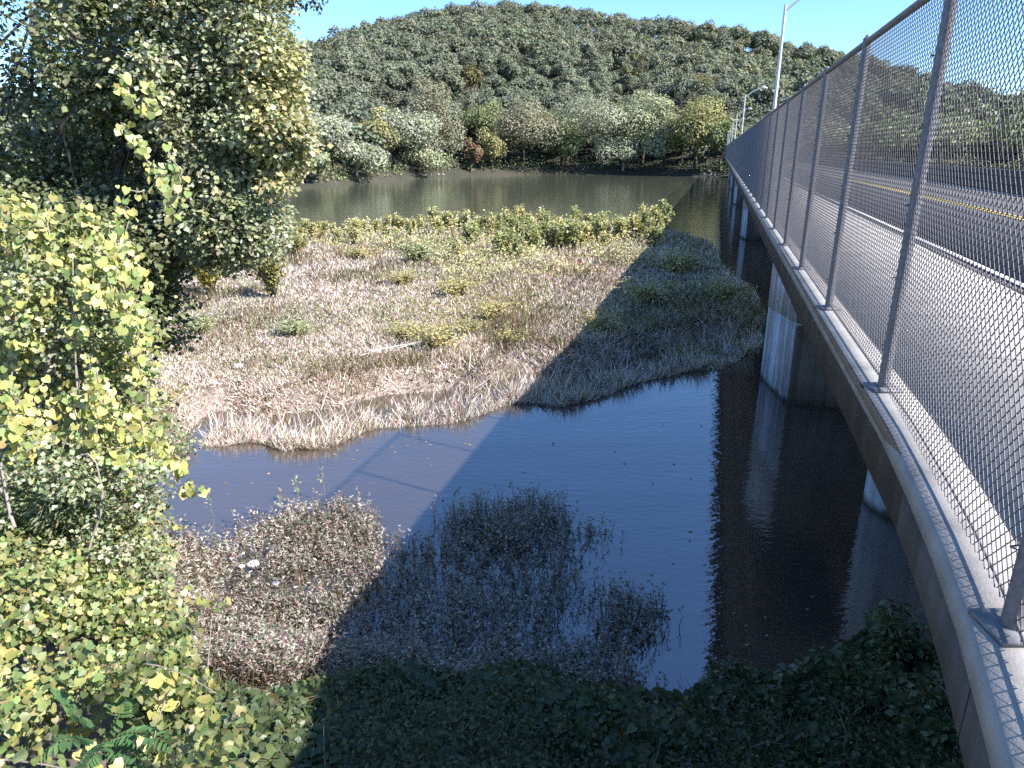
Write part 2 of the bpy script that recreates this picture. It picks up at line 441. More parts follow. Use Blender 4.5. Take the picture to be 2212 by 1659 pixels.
# far bank and wooded hill, laid out by bearing from the origin
def curve(pts):
    a = np.array(pts, float); return lambda u: np.interp(u, a[:, 0], a[:, 1])
shore_px = curve([(-900, 480), (0, 445), (300, 430), (590, 410), (700, 402), (800, 393), (900, 385), (1000, 379), (1200, 376), (1400, 378), (1560, 383), (1800, 386), (2212, 388), (3200, 392)])
crest_px = curve([(-900, 330), (0, 300), (200, 270), (400, 190), (560, 128), (600, 112), (640, 100), (680, 86), (740, 62), (800, 42), (860, 24), (930, 9), (1000, -1), (1080, -9), (1150, -7), (1250, 7), (1350, 25), (1450, 36), (1550, 55),
                  (1620, 72), (1700, 87), (1760, 100), (1830, 116), (1900, 134), (2212, 225), (3200, 330)])
UG = np.linspace(-900, 3200, 165)
shore = ground_at(UG, shore_px(UG), 0.0)
BEAR = np.arctan2(shore[:, 0], shore[:, 1]); SHD = np.hypot(shore[:, 0], shore[:, 1])
CREST_D = SHD + 300.0
TREE_H = 17.0
d_ = ray(UG, crest_px(UG)); elev = d_[:, 2] / np.hypot(d_[:, 0], d_[:, 1])
CREST_Z = CAM_H + elev * CREST_D - TREE_H
def hill_z(bear, s):
    """s = metres behind the far waterline"""
    zc = np.interp(bear, BEAR, CREST_Z)
    t = np.clip((s - 24) / (300 - 24), 0, 1)
    z = 2.6 + (zc - 2.6) * (1 - (1 - t) ** 1.25)
    z = np.where(s < 5, -1.2 + (s + 3) / 8 * 3.4, np.where(s < 24, 2.2 + (s - 5) / 19 * 0.4, z))
    gx_ = np.interp(bear, BEAR, SHD) * bear
    z = z + np.clip(t * 4, 0, 1) * np.clip((1 - t) * 6, 0, 1) * (fbm(gx_, s, 70, 21) - 0.5) * 22
    return np.where(s > 300, zc - (s - 300) * 0.12, z)
bb = np.radians(np.linspace(-62, 62, 190)); ss = np.concatenate([np.linspace(-3, 30, 14), np.linspace(36, 300, 45), np.linspace(330, 1200, 8)])
B2, S2 = np.meshgrid(bb, ss)
D2 = np.interp(B2, BEAR, SHD) + S2
Z2 = hill_z(B2, S2)
nx, ny = len(bb), len(ss)
ii = (np.arange(ny - 1)[:, None] * nx + np.arange(nx - 1)[None]).ravel()
mb = MB(); mb.add(np.stack([np.sin(B2) * D2, np.cos(B2) * D2, Z2], -1).reshape(-1, 3), np.stack([ii, ii + 1, ii + nx + 1, ii + nx], -1))
tag(mb.build('hill', M_HILL, smooth=True), 'far bank and hillside under the trees', kind='structure')

# ------------------------------------------------------------------ bridge
L0 = 1.05
DECK = CAM_H - 1.52              # top of the outer ledge
FASCIA = 0.34
along = np.concatenate([np.array([-14, -9, -5, -2.0, -0.5, 0.3, 0.9, 1.4, 1.9, 2.4, 2.9, 3.5, 4.2, 5.2]), np.arange(6.5, 236, 3.25)])
flare = np.interp(along, [-14, -2, 0.3, 1.0, 1.9, 2.5, 3.2, 4.2, 300], [-0.75, -0.62, -0.42, -0.30, -0.17, -0.09, -0.035, 0, 0])
PATH = np.array([list((BN * (L0 + f) + BR * a)[:2]) for a, f in zip(along, flare)])
def path_at(a, off=0.0):
    p = np.array([np.interp(a, along, PATH[:, 0]), np.interp(a, along, PATH[:, 1])])
    q = np.array([np.interp(a + 0.2, along, PATH[:, 0]), np.interp(a + 0.2, along, PATH[:, 1])])
    t = q - p; t /= np.linalg.norm(t); n = np.array([t[1], -t[0]])
    return p + n * off, t, n
bridge = thing('road_bridge', br(L0, 0, 0), 'long concrete road bridge with sidewalk crossing the river on the right', 'bridge')
bl = np.array(bridge.location)
def bpart(mb, name, mat, smooth=False):
    for k in range(len(mb.V)): mb.V[k] = mb.V[k] - bl
    return mb.build(name, mat, bridge, smooth)
W_WALK, W_ROAD = 2.0, 8.2
mb = MB(); sweep(mb, PATH, [(0, DECK - 0.10), (0.02, DECK), (0.30, DECK + 0.0), (0.30, DECK - 0.10)]); bpart(mb, 'outer_ledge', M_WALK)
fe = [-9, -2.5, 2.2, 6.2] + list(np.arange(11, 235, 5.2))
for f0, f1 in zip(fe[:-1], fe[1:]):
    p = [path_at(a, 0)[0] for a in np.linspace(f0 + 0.008, f1 - 0.008, 12 if f1 < 8 else 3)]
    mb = MB(); sweep(mb, p, [(0.02, DECK - FASCIA - 0.02), (0.02, DECK - 0.103), (0.30, DECK - 0.103), (0.30, DECK - FASCIA - 0.02)]); bpart(mb, 'fascia_beam', M_CONC)
# sidewalk slabs, each its own piece near the camera
jn = 0.012
a_edges = np.arange(-3, 45, 1.5)
for a0, a1 in zip(a_edges[:-1], a_edges[1:]):
    p = [path_at(a, 0)[0] for a in np.linspace(a0 + jn, a1 - jn, 4)]
    mb = MB(); sweep(mb, p, [(0.302, DECK - 0.10), (0.302, DECK - 0.004), (0.302 + W_WALK, DECK - 0.004), (0.302 + W_WALK, DECK - 0.10)]); bpart(mb, 'sidewalk_slab', M_WALK)
p = [path_at(a, 0)[0] for a in np.linspace(45, 235, 60)]
mb = MB(); sweep(mb, p, [(0.302, DECK - 0.10), (0.302, DECK - 0.004), (0.302 + W_WALK, DECK - 0.004), (0.302 + W_WALK, DECK - 0.10)]); bpart(mb, 'sidewalk', M_WALK)
k0 = 0.302 + W_WALK
mb = MB(); sweep(mb, PATH, [(k0 + 0.002, DECK - 0.4), (k0 + 0.002, DECK - 0.002), (k0 + 0.16, DECK - 0.02), (k0 + 0.18, DECK - 0.4)]); bpart(mb, 'kerb', M_CONC)
mb = MB(); sweep(mb, PATH, [(0.302, DECK - 0.42), (0.302, DECK - 0.11), (k0, DECK - 0.11), (k0, DECK - 0.42)]); bpart(mb, 'deck_slab', M_GIRDER)
r0 = k0 + 0.182; r1_ = r0 + W_ROAD
mb = MB(); sweep(mb, PATH, [(r0, DECK - 0.42), (r0, DECK - 0.16), (r1_, DECK - 0.16), (r1_, DECK - 0.42)]); bpart(mb, 'roadway', M_ASPHALT)
def strip(name, o0, o1, a0, a1, mat):
    p = [path_at(a, 0)[0] for a in np.linspace(a0, a1, max(2, int((a1 - a0) / 3)))]
    mb = MB(); sweep(mb, p, [(o0, DECK - 0.158), (o0, DECK - 0.155), (o1, DECK - 0.155), (o1, DECK - 0.158)]); bpart(mb, name, mat)
strip('edge_line', r0 + 0.35, r0 + 0.47, -3, 230, M_PAINT); strip('edge_line', r1_ - 0.47, r1_ - 0.35, -3, 230, M_PAINT)
strip('centre_line', (r0 + r1_) / 2 - 0.17, (r0 + r1_) / 2 - 0.07, -3, 230, M_YPAINT); strip('centre_line', (r0 + r1_) / 2 + 0.07, (r0 + r1_) / 2 + 0.17, -3, 230, M_YPAINT)
# far parapet of the roadway
mb = MB(); sweep(mb, PATH, [(r1_ + 0.002, DECK - 0.5), (r1_ + 0.002, DECK - 0.12), (r1_ + 0.10, DECK + 0.35), (r1_ + 0.12, DECK + 0.72), (r1_ + 0.34, DECK + 0.72), (r1_ + 0.36, DECK - 0.5)]); bpart(mb, 'parapet', M_CONC)
# longitudinal girders
for o in (1.3, 3.9, 6.5, 9.1, 11.2):
    mb = MB(); sweep(mb, PATH, [(o - 0.28, DECK - 1.25), (o - 0.28, DECK - 1.05), (o - 0.1, DECK - 0.95), (o - 0.1, DECK - 0.6), (o - 0.22, DECK - 0.423), (o + 0.22, DECK - 0.423), (o + 0.1, DECK - 0.6), (o + 0.1, DECK - 0.95), (o + 0.28, DECK - 1.05), (o + 0.28, DECK - 1.25)]); bpart(mb, 'girder', M_GIRDER)
# piers
def wall_pier(a0, lat0, thick, skew=0.25, base=2.7):
    def q(la, al, z): return tuple(br(la, al, z))
    e = 0.12
    mb = MB()
    hexa(mb, [q(lat0, a0, -1.2), q(12.2, a0, -1.2), q(12.2, a0 + thick, -1.2), q(lat0 - skew * thick, a0 + thick, -1.2)], [q(lat0, a0, base), q(12.2, a0, base), q(12.2, a0 + thick, base), q(lat0 - skew * thick, a0 + thick, base)])
    o = bpart(mb, 'pier', M_PIER)
    mb = MB(); z0, z1 = base + 0.002, DECK - 1.255
    hexa(mb, [q(lat0 - 0.03, a0 + e, z0), q(12.0, a0 + e, z0), q(12.0, a0 + thick - e, z0), q(lat0 - 0.03 - skew * thick, a0 + thick - e, z0)], [q(lat0 - 0.03, a0 + e, z1), q(12.0, a0 + e, z1), q(12.0, a0 + thick - e, z1), q(lat0 - 0.03 - skew * thick, a0 + thick - e, z1)])
    mb.V[-1] = mb.V[-1] - bl
    mb.build('pier_shaft', M_PIER, o)
    mb = MB(); hexa(mb, [q(lat0 + 0.02, a0 - 0.06, -1.2), q(12.0, a0 - 0.06, -1.2), q(12.0, a0 - 0.003, -1.2), q(lat0 + 0.02, a0 - 0.003, -1.2)], [q(lat0 + 0.02, a0 - 0.06, base - 0.05), q(12.0, a0 - 0.06, base - 0.05), q(12.0, a0 - 0.003, base - 0.05), q(lat0 + 0.02, a0 - 0.003, base - 0.05)])  # slab added over the near face to paint its shade
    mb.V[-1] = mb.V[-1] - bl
    mb.build('brown_shade_facing', M_BROWNSHADE, o)
    mb = MB(); hexa(mb, [q(lat0 + 0.02, a0 + e - 0.06, z0), q(11.9, a0 + e - 0.06, z0), q(11.9, a0 + e - 0.003, z0), q(lat0 + 0.02, a0 + e - 0.003, z0)], [q(lat0 + 0.02, a0 + e - 0.06, z1), q(11.9, a0 + e - 0.06, z1), q(11.9, a0 + e - 0.003, z1), q(lat0 + 0.02, a0 + e - 0.003, z1)])  # same painted shade in front of the upper shaft
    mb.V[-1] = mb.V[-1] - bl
    mb.build('brown_shade_facing', M_BROWNSHADE, o)
    return o
def brc(u, v):
    p = ground_at(float(u), float(v), 0.0); return p[0] * BN.x + p[1] * BN.y, p[0] * BR.x + p[1] * BR.y
(l0, a0_), (l1, a1_) = brc(1697, 870), brc(1642, 815)
wall_pier(a0_, l0, a1_ - a0_, (l0 - l1) / (a1_ - a0_))
for a0 in (70, 116, 162, 205): wall_pier(a0, 2.9, 2.6, 0.15)
# nearer bent of round columns
lc0, ac0 = brc(1872, 1085)
for la in (lc0 + 0.9, lc0 + 5.2):
    c = br(la, ac0 + 0.1, 0); mb = MB()
    th = np.linspace(0, 2 * math.pi, 29)[:-1]
    tube(mb, [(c.x, c.y, -1.2), (c.x, c.y, 2.0), (c.x, c.y, DECK - 1.9)], [0.95, 0.95, 0.95], 28)
    bpart(mb, 'round_column', M_PIER, True)
mb = MB(); hexa(mb, [tuple(br(1.9, ac0 - 0.8, DECK - 1.9)), tuple(br(12.2, ac0 - 0.8, DECK - 1.9)), tuple(br(12.2, ac0 + 0.8, DECK - 1.9)), tuple(br(1.9, ac0 + 0.8, DECK - 1.9))],
                [tuple(br(1.9, ac0 - 0.8, DECK - 1.256)), tuple(br(12.2, ac0 - 0.8, DECK - 1.256)), tuple(br(12.2, ac0 + 0.8, DECK - 1.256)), tuple(br(1.9, ac0 + 0.8, DECK - 1.256))]); bpart(mb, 'cap_beam', M_GIRDER)
# abutment under the near end
mb = MB(); hexa(mb, [tuple(br(1.6, 0.5, -1)), tuple(br(13, 0.5, -1)), tuple(br(13, -3, -1)), tuple(br(1.6, -3, -1))], [tuple(br(1.6, 0.5, DECK - 1.26)), tuple(br(13, 0.5, DECK - 1.26)), tuple(br(13, -3, DECK - 1.26)), tuple(br(1.6, -3, DECK - 1.26))]); bpart(mb, 'abutment', M_CONC)

# chain-link fence along the sidewalk edge
FENCE_TOP = CAM_H + 0.92
FO = 0.13
fence = thing('chain_link_fence', br(L0, 0, 0), 'tall galvanised chain-link fence along the bridge sidewalk edge', 'fence')
fl = np.array(fence.location)
SP = 2.6
post_a = np.arange(-0.25, 232, SP)
pm = MB(); tube(pm, [(0, 0, 0), (0, 0, FENCE_TOP - DECK + 0.02)], 0.036, 10); box(pm, (-0.09, -0.09, 0.001), (0.09, 0.09, 0.02)); tube(pm, [(0, 0, FENCE_TOP - DECK + 0.02), (0, 0, FENCE_TOP - DECK + 0.06)], [0.04, 0.012], 10)
post_mesh = pm.mesh('post', M_GALV, True)
hgt = FENCE_TOP - DECK - 0.05
def wires(width):
    mb = MB(); pitch = 0.060
    for sgn in (-1, 1):
        x0s = np.arange(-hgt, width + hgt, pitch)
        for x0 in x0s:
            # wire from (x0, 0) to (x0 + sgn*hgt, hgt), clipped to the panel
            t0, t1 = 0.0, hgt
            if sgn > 0: t0 = max(t0, -x0); t1 = min(t1, width - x0)
            else: t0 = max(t0, x0 - width); t1 = min(t1, x0)
            if t1 - t0 < 0.03: continue
            a = np.array([x0 + sgn * t0, 0.003 * sgn, t0 + 0.04]); b_ = np.array([x0 + sgn * t1, 0.003 * sgn, t1 + 0.04])
            r = 0.0026; d = unit(b_ - a); u = np.array([0, 1.0, 0]); w = np.cross(d, u)
            ring = [u * r, -u * r * 0.5 + w * r * 0.87, -u * r * 0.5 - w * r * 0.87]
            V = [a + q for q in ring] + [b_ + q for q in ring]
            mb.add(V, [[0, 1, 4, 3], [1, 2, 5, 4], [2, 0, 3, 5]])
    return mb.mesh('chain_link_panel', M_WIRE)
panel_mesh = wires(SP)
tie = MB(); tube(tie, [(0, -0.045, 0), (0.03, -0.05, 0.01), (0.05, 0, 0), (0.03, 0.05, -0.01), (0, 0.045, 0)], 0.004, 4); tie_mesh = tie.mesh('wire_tie', M_GALV)
for i, a0 in enumerate(post_a):
    p, t, n = path_at(a0, FO)
    o = link('post', post_mesh, fence); o.location = (p[0] - fl[0], p[1] - fl[1], DECK)
    if a0 < 22:
        for zz in (0.3, 0.75, 1.2, 1.65, 2.05):
            q = link('wire_tie', tie_mesh, o); q.location = (0, 0, zz); q.rotation_euler = (0, 0, math.atan2(t[1], t[0]))
    if i + 1 < len(post_a):
        p2 = path_at(post_a[i + 1], FO)[0]; dv = p2 - p
        o = link('chain_link_panel', panel_mesh, fence); o.location = (p[0] - fl[0], p[1] - fl[1], DECK + 0.0)
        o.rotation_euler = (0, 0, math.atan2(dv[1], dv[0])); o.scale = (np.linalg.norm(dv) / SP, 1, 1)
def rail(z, r, name):
    mb = MB(); pts = [list(path_at(a, FO)[0] - fl[:2]) + [z] for a in np.concatenate([np.arange(-0.25, 6, 0.4), np.arange(6, 232, 6)])]
    tube(mb, pts, r, 8); mb.build(name, M_GALV, fence, True)
rail(FENCE_TOP, 0.027, 'top_rail'); rail(DECK + 0.055, 0.006, 'tension_wire')

# lamp posts on the bridge
def lamp_post(a0, label):
    p, t, n = path_at(a0, 0.42)
    o = thing('lamp_post', (p[0], p[1], DECK), label, 'street lamp', 'lamp posts along the bridge', math.atan2(n[1], n[0]))
    Ht = 5.6
    mb = MB(); tube(mb, [(0, 0, 0.02), (0, 0, 1.5), (0, 0, Ht)], [0.07, 0.06, 0.04], 12); mb.build('pole', M_POLE, o, True)
    mb = MB(); box(mb, (-0.15, -0.15, 0.001), (0.15, 0.15, 0.03)); mb.build('base_plate', M_POLE, o)
    mb = MB(); tube(mb, [(0.03, 0, Ht - 0.15), (0.35, 0, Ht + 0.12), (0.75, 0, Ht + 0.36), (1.15, 0, Ht + 0.5)], [0.035, 0.033, 0.03, 0.028], 8); mb.build('arm', M_POLE, o, True)
    mb = MB(); zz = Ht + 0.5
    tube(mb, [(1.08, 0, zz), (1.18, 0, zz + 0.03), (1.4, 0, zz + 0.02), (1.6, 0, zz - 0.03)], [0.035, 0.08, 0.10, 0.04], 10); h = mb.build('lamp_head', M_POLE, o, True)
    mb = MB(); tube(mb, [(1.36, 0, zz - 0.07), (1.36, 0, zz - 0.13)], [0.075, 0.04], 12); mb.build('lens', M_LENS, h, True)
    return o
ordn = ['nearest', 'second', 'third', 'fourth', 'fifth', 'sixth', 'seventh', 'eighth']
for i, a0 in enumerate((24.5, 62, 92, 122, 152, 182, 212)):
    lamp_post(a0, f'{ordn[i]} tall grey lamp post on the bridge' + (', arm reaching over the road' if i == 0 else ', counting from the camera'))

# ------------------------------------------------------------------ crowns of leaves
def crown(mb, c, r, nlobes, nleaf, size, palette, tmpl=T_QUAD, lobe=(0.30, 0.46), jit=0.22, up=0.35, w=None, lobe_tint=0.2, flat=0.0, rough=0.55):
    """lumpy crown: leaves on the outside of lobes that are spread through an ellipsoid"""
    c = np.asarray(c, float); r = np.asarray(r, float)
    ld = rand_dirs(nlobes); lr = rng.random(nlobes) ** 0.5
    ld[:, 2] = np.where(ld[:, 2] < -0.5, -ld[:, 2] * 0.4, ld[:, 2])
    lc = c + ld * lr[:, None] * r * 0.72
    lrad = rng.uniform(lobe[0], lobe[1], nlobes)[:, None] * r
    tint = 1 + lobe_tint * rng.normal(size=nlobes)
    li = rng.integers(0, nlobes, nleaf)
    d = rand_dirs(nleaf); d[:, 2] += up * 0.6; d = unit(d)
    rad = 0.68 + 0.40 * rng.random(nleaf) ** 0.8
    P = lc[li] + d * lrad[li] * rad[:, None]
    N = unit(d + rough * rng.normal(size=(nleaf, 3)) + np.array([0, 0, up]))
    D = unit(np.cross(N, rng.normal(size=(nleaf, 3))) + np.array([0, 0, -flat]))
    C = mixc(palette, nleaf, jit, w) * tint[li][:, None]
    scatter(mb, tmpl, P, D, N, size * rng.uniform(0.7, 1.3, nleaf), np.clip(C, 0.004, 0.8))
    return lc
def limbs(mb, base, top, targets, r0, r1, sides=6, C=(1, 1, 1)):
    base = np.asarray(base, float); top = np.asarray(top, float)
    k = 6; t = np.linspace(0, 1, k)[:, None]
    wob = np.cumsum(rng.normal(size=(k, 3)) * np.linalg.norm(top - base) * 0.015, 0); wob[0] = 0
    pts = base + (top - base) * t + wob
    tube(mb, pts, np.linspace(r0, r1, k), sides, C)
    for tg in targets:
        i = rng.integers(2, k); a = pts[i]; tg = np.asarray(tg, float)
        mid = (a + tg) / 2 + rng.normal(size=3) * np.linalg.norm(tg - a) * 0.07 + np.array([0, 0, np.linalg.norm(tg - a) * 0.08])
        rr = r0 + (r1 - r0) * i / (k - 1)
        tube(mb, [a, mid, tg], [rr * 0.42, rr * 0.25, rr * 0.08], max(4, sides - 2), C)
    return pts

# ------------------------------------------------------------------ wooded hillside: the nearest trees one by one, the rest as one wood
HILLPAL = [(0.156, 0.174, 0.125), (0.174, 0.192, 0.135), (0.144, 0.166, 0.121), (0.194, 0.206, 0.143), (0.166, 0.182, 0.139)]
def hill_tree_mb(r, h, n, pal, size):
    mb = MB()
    lc = crown(mb, (0, 0, h * 0.60), (r, r, h * 0.40), 11, n, size, pal, T_QUAD, (0.34, 0.52), 0.12, 0.45, None, 0.12, 0.0, 0.36)
    tube(mb, [(0, 0, -0.5), (0.1, 0, h * 0.3), (0.0, 0.1, h * 0.62)], [0.24, 0.19, 0.08], 5, (0.05, 0.045, 0.04))
    return mb
hv = []
for k in range(10):
    pal = HILLPAL if k < 7 else ([(0.145, 0.145, 0.075), (0.125, 0.135, 0.07)] if k == 7 else ([(0.17, 0.145, 0.07), (0.14, 0.135, 0.07)] if k == 8 else [(0.125, 0.125, 0.095), (0.11, 0.115, 0.08)]))
    hv.append(hill_tree_mb(rng.uniform(5.0, 6.3), rng.uniform(10.5, 13.0), 1300, pal, 0.85).mesh('hillside_tree', M_FAR))
pos = []
s = 20.0
while s < 318:
    step = rng.uniform(7.4, 8.4)
    bmin, bmax = math.radians(-40), math.radians(41)
    b_ = bmin + rng.random() * 0.02
    while b_ < bmax:
        d = np.interp(b_, BEAR, SHD) + s
        sp = 8.6 if b_ > math.radians(-21) else 11.5
        pos.append((b_ + rng.normal() * 1.5 / d, s + rng.normal() * 1.7)); b_ += sp * rng.uniform(0.85, 1.15) / d
    s += step
pos = np.array(pos)
hd = np.interp(pos[:, 0], BEAR, SHD) + pos[:, 1]
HP = np.stack([np.sin(pos[:, 0]) * hd, np.cos(pos[:, 0]) * hd, hill_z(pos[:, 0], pos[:, 1])], -1)
u_, v_ = to_px(HP)
showing = (u_ > 590) & (u_ < 1600) & (pos[:, 1] > 52)
order = np.argsort(np.where(showing, hd, 1e9))
single = order[:300]
rest = np.setdiff1d(np.arange(len(HP)), single)
vsel = np.array([0, 1, 2, 3, 4, 5, 6] * 5 + [7, 7, 8, 9])
for i in single:
    o = link('hillside_tree', hv[vsel[rng.integers(len(vsel))]])
    o.location = HP[i]; o.rotation_euler = (0, 0, rng.uniform(0, 6.28)); sc_ = rng.uniform(0.8, 1.15); o.scale = (sc_, sc_, sc_ * rng.uniform(0.9, 1.12))
    tag(o, 'rounded dark green tree in the closed wood on the lower hillside', 'tree', 'trees on the lower hillside')
wood = MB()
lite = [hill_tree_mb(6.2, 11.8, 520, HILLPAL if k < 5 else [(0.19, 0.19, 0.125), (0.17, 0.18, 0.125)], 1.08) for k in range(6)]
lite += [hill_tree_mb(6.2, 11.8, 150, HILLPAL, 1.9) for k in range(2)]
lite = [(np.concatenate(q.V), {k: np.concatenate(f) for k, f in q.F.items()}, np.concatenate(q.C)) for q in lite]
for i in rest:
    V, F, C = lite[rng.integers(6)] if 540 < u_[i] < 1960 else lite[6 + rng.integers(2)]
    a = rng.uniform(0, 6.28); sc_ = rng.uniform(0.78, 1.2)
    R = np.array([[math.cos(a), -math.sin(a), 0], [math.sin(a), math.cos(a), 0], [0, 0, rng.uniform(0.9, 1.15)]]) * sc_
    V2 = V @ R.T + HP[i]
    C2 = np.clip(C * rng.uniform(0.88, 1.12) * (1 + 0.03 * rng.normal(size=3)), 0.004, 0.5)
    n0 = wood.n; wood.V.append(V2); wood.C.append(C2)
    for k, f in F.items():
        wood.F.setdefault(k, []).append(f + n0); wood.M.setdefault(k, []).append(np.zeros(len(f), np.int32))
    wood.n += len(V)
tag(wood.build('hillside_wood', M_FAR), 'continuous dark green wood covering the upper hill', 'wood', kind='stuff')

# ------------------------------------------------------------------ trees along the far bank
PALE = [(0.296, 0.31, 0.194), (0.358, 0.365, 0.233), (0.233, 0.256, 0.155)]
SILVER = [(0.27, 0.285, 0.205), (0.33, 0.34, 0.25), (0.2, 0.22, 0.15)]
MID = [(0.187, 0.218, 0.109), (0.234, 0.258, 0.125), (0.149, 0.18, 0.094)]
YELL = [(0.29, 0.277, 0.125), (0.224, 0.238, 0.112), (0.33, 0.297, 0.145)]
BROWN = [(0.24, 0.225, 0.155), (0.2, 0.2, 0.135), (0.27, 0.25, 0.18)]
RED = [(0.24, 0.13, 0.1), (0.2, 0.13, 0.09), (0.2, 0.19, 0.1)]
# centre x, crown top y, crown width px, crown bottom y, metres behind the waterline, palette, words
FARTREES = [
 (1552, 268, 60, 385, 5, MID, 'mid green'), (1500, 237, 135, 382, 7, YELL, 'yellowish green'), (1432, 262, 90, 380, 5, PALE, 'pale green'), (1385, 222, 140, 372, 10, PALE, 'broad pale olive'),
 (1300, 213, 185, 378, 8, SILVER, 'very large silvery green'), (1345, 300, 95, 380, 3, SILVER, 'low silvery'), (1222, 285, 85, 375, 5, MID, 'mid green'), (1212, 248, 90, 330, 20, MID, 'dark leafy'), (1130, 232, 140, 372, 8, BROWN, 'broad dull olive'),
 (1062, 292, 55, 375, 4, YELL, 'narrow yellowish'), (1018, 318, 36, 385, 2, RED, 'small red-leaved'), (1040, 232, 100, 325, 22, MID, 'green'), (945, 186, 96, 375, 12, BROWN, 'tall narrow brownish'),
 (880, 240, 150, 380, 8, SILVER, 'broad silver-leaved'), (812, 252, 90, 340, 18, YELL, 'yellow-green'), (905, 338, 110, 386, 3, PALE, 'low pale'), (770, 320, 115, 392, 4, SILVER, 'rounded silver-grey'),
 (700, 238, 170, 395, 9, SILVER, 'large silver-grey'), (655, 330, 110, 402, 4, PALE, 'low pale'), (600, 250, 120, 405, 10, PALE, 'pale'), (520, 260, 150, 412, 8, MID, 'mid green'), (420, 275, 150, 420, 7, PALE, 'pale'), (320, 280, 150, 428, 7, MID, 'mid green'), (200, 290, 170, 435, 7, MID, 'mid green'), (60, 300, 190, 440, 7, PALE, 'pale'), (-120, 300, 200, 445, 7, MID, 'mid green'),
 (1640, 262, 120, 386, 12, MID, 'a'), (1750, 250, 150, 388, 14, PALE, 'a'), (1880, 245, 160, 388, 12, MID, 'a'), (2020, 250, 170, 388, 12, PALE, 'a'), (2150, 248, 160, 388, 14, MID, 'a'), (2290, 250, 160, 388, 12, MID, 'a')]
rank = {}
for k, i in enumerate(sorted([i for i, t in enumerate(FARTREES) if 560 < t[0] < 1600], key=lambda i: -FARTREES[i][0])): rank[i] = k + 1
def ordinal(n):
    w = ['', 'first', 'second', 'third', 'fourth', 'fifth', 'sixth', 'seventh', 'eighth', 'ninth', 'tenth', 'eleventh', 'twelfth', 'thirteenth', 'fourteenth', 'fifteenth', 'sixteenth', 'seventeenth', 'eighteenth', 'nineteenth', 'twentieth', 'twenty-first', 'twenty-second']
    return w[n]
for i, (u, vt, wpx, vb, s, pal, wd) in enumerate(FARTREES):
    sh = ground_at(u, float(shore_px(u)), 0.0); bear = math.atan2(sh[0], sh[1]); d = math.hypot(sh[0], sh[1]) + s
    base = np.array([math.sin(bear) * d, math.cos(bear) * d, float(hill_z(np.array(bear), np.array(float(s))))])
    top = at(u, vt - 24, base[1])[2]; bot = max(at(u, vb, base[1])[2], base[2] + 0.2)
    rr = wpx * SC / FPX * math.hypot(base[1] * math.cos(PITCH), 0) / math.cos(PITCH) * 0.5 * 1.35
    hz = (top - bot) / 2
    if i in rank: lab = f'{wd} tree on the far bank, {ordinal(rank[i])} to the left of the bridge'; grp = 'trees along the far bank'
    elif u < 600: lab = 'far-bank tree showing only through gaps in the near leafy tree'; grp = 'far-bank trees behind the near tree'
    else: lab = 'far-bank tree standing behind the bridge fence'; grp = 'far-bank trees behind the bridge'
    t = thing('riverside_tree', base, lab, 'tree', grp)
    cb = (0, 0, bot - base[2] + hz)
    area = wpx * (vb - vt) * SC * SC
    n = int(np.clip(area * 2.8, 2000, 11000)) if i in rank else 1600
    mb = MB(); lc = crown(mb, cb, (rr, rr, hz), 15, n, 0.62 if i in rank else 0.9, pal, T_QUAD, (0.28, 0.44), 0.18, 0.3, None, 0.12, 0.0, 0.42)
    mb.build('crown', M_FAR, t)
    mb = MB(); limbs(mb, (0, 0, -0.6), (0, 0, cb[2] + hz * 0.5), lc[:9], 0.28 + rr * 0.03, 0.06, 6); mb.build('trunk', M_PALEBARK if pal is SILVER else M_BARK, t)
# undergrowth fringe and pale stones at the far waterline
mb = MB()
n = 9000; uu = rng.uniform(-300, 2300, n); sh = ground_at(uu, shore_px(uu), 0.0); be = np.arctan2(sh[:, 0], sh[:, 1]); s = rng.uniform(1.2, 9, n); dd = np.hypot(sh[:, 0], sh[:, 1]) + s
P = np.stack([np.sin(be) * dd, np.cos(be) * dd, hill_z(be, s) + rng.random(n) ** 1.3 * (1.6 + 4.2 * vnoise(uu, 0 * uu, 45, 4))], -1)
N = unit(rng.normal(size=(n, 3)) + np.array([0.3, -0.6, 0.9])); D = unit(np.cross(N, rng.normal(size=(n, 3))))
scatter(mb, T_QUAD, P, D, N, rng.uniform(0.45, 0.85, n), mixc(MID + [(0.07, 0.09, 0.045)] * 2 + [(0.16, 0.15, 0.08)], n))
tag(mb.build('bank_undergrowth', M_FAR), 'low dark undergrowth fringing the far waterline', 'undergrowth', kind='stuff')
mb = MB()
for (u0, u1, cnt) in ((915, 965, 16), (1520, 1550, 6)):
    for _ in range(cnt):
        u = rng.uniform(u0, u1); sh = ground_at(u, float(shore_px(u)), 0.0); bear = math.atan2(sh[0], sh[1]); d = math.hypot(sh[0], sh[1]) + rng.uniform(1.0, 2.4)
        p = np.array([math.sin(bear) * d, math.cos(bear) * d, 0.75]); r = rng.uniform(0.08, 0.2)
        q = rng.normal(size=(8, 3)) * 0.12
        hexa(mb, np.array([(-r, -r, -0.3), (r, -r, -0.3), (r, r, -0.3), (-r, r, -0.3)]) + q[:4] + p, np.array([(-r, -r, r), (r, -r, r), (r, r, r), (-r, r, r)]) * 0.7 + q[4:] + p)
tag(mb.build('shore_stones', M_STONE), 'pale stones scattered along the far waterline', 'stones', kind='stuff')

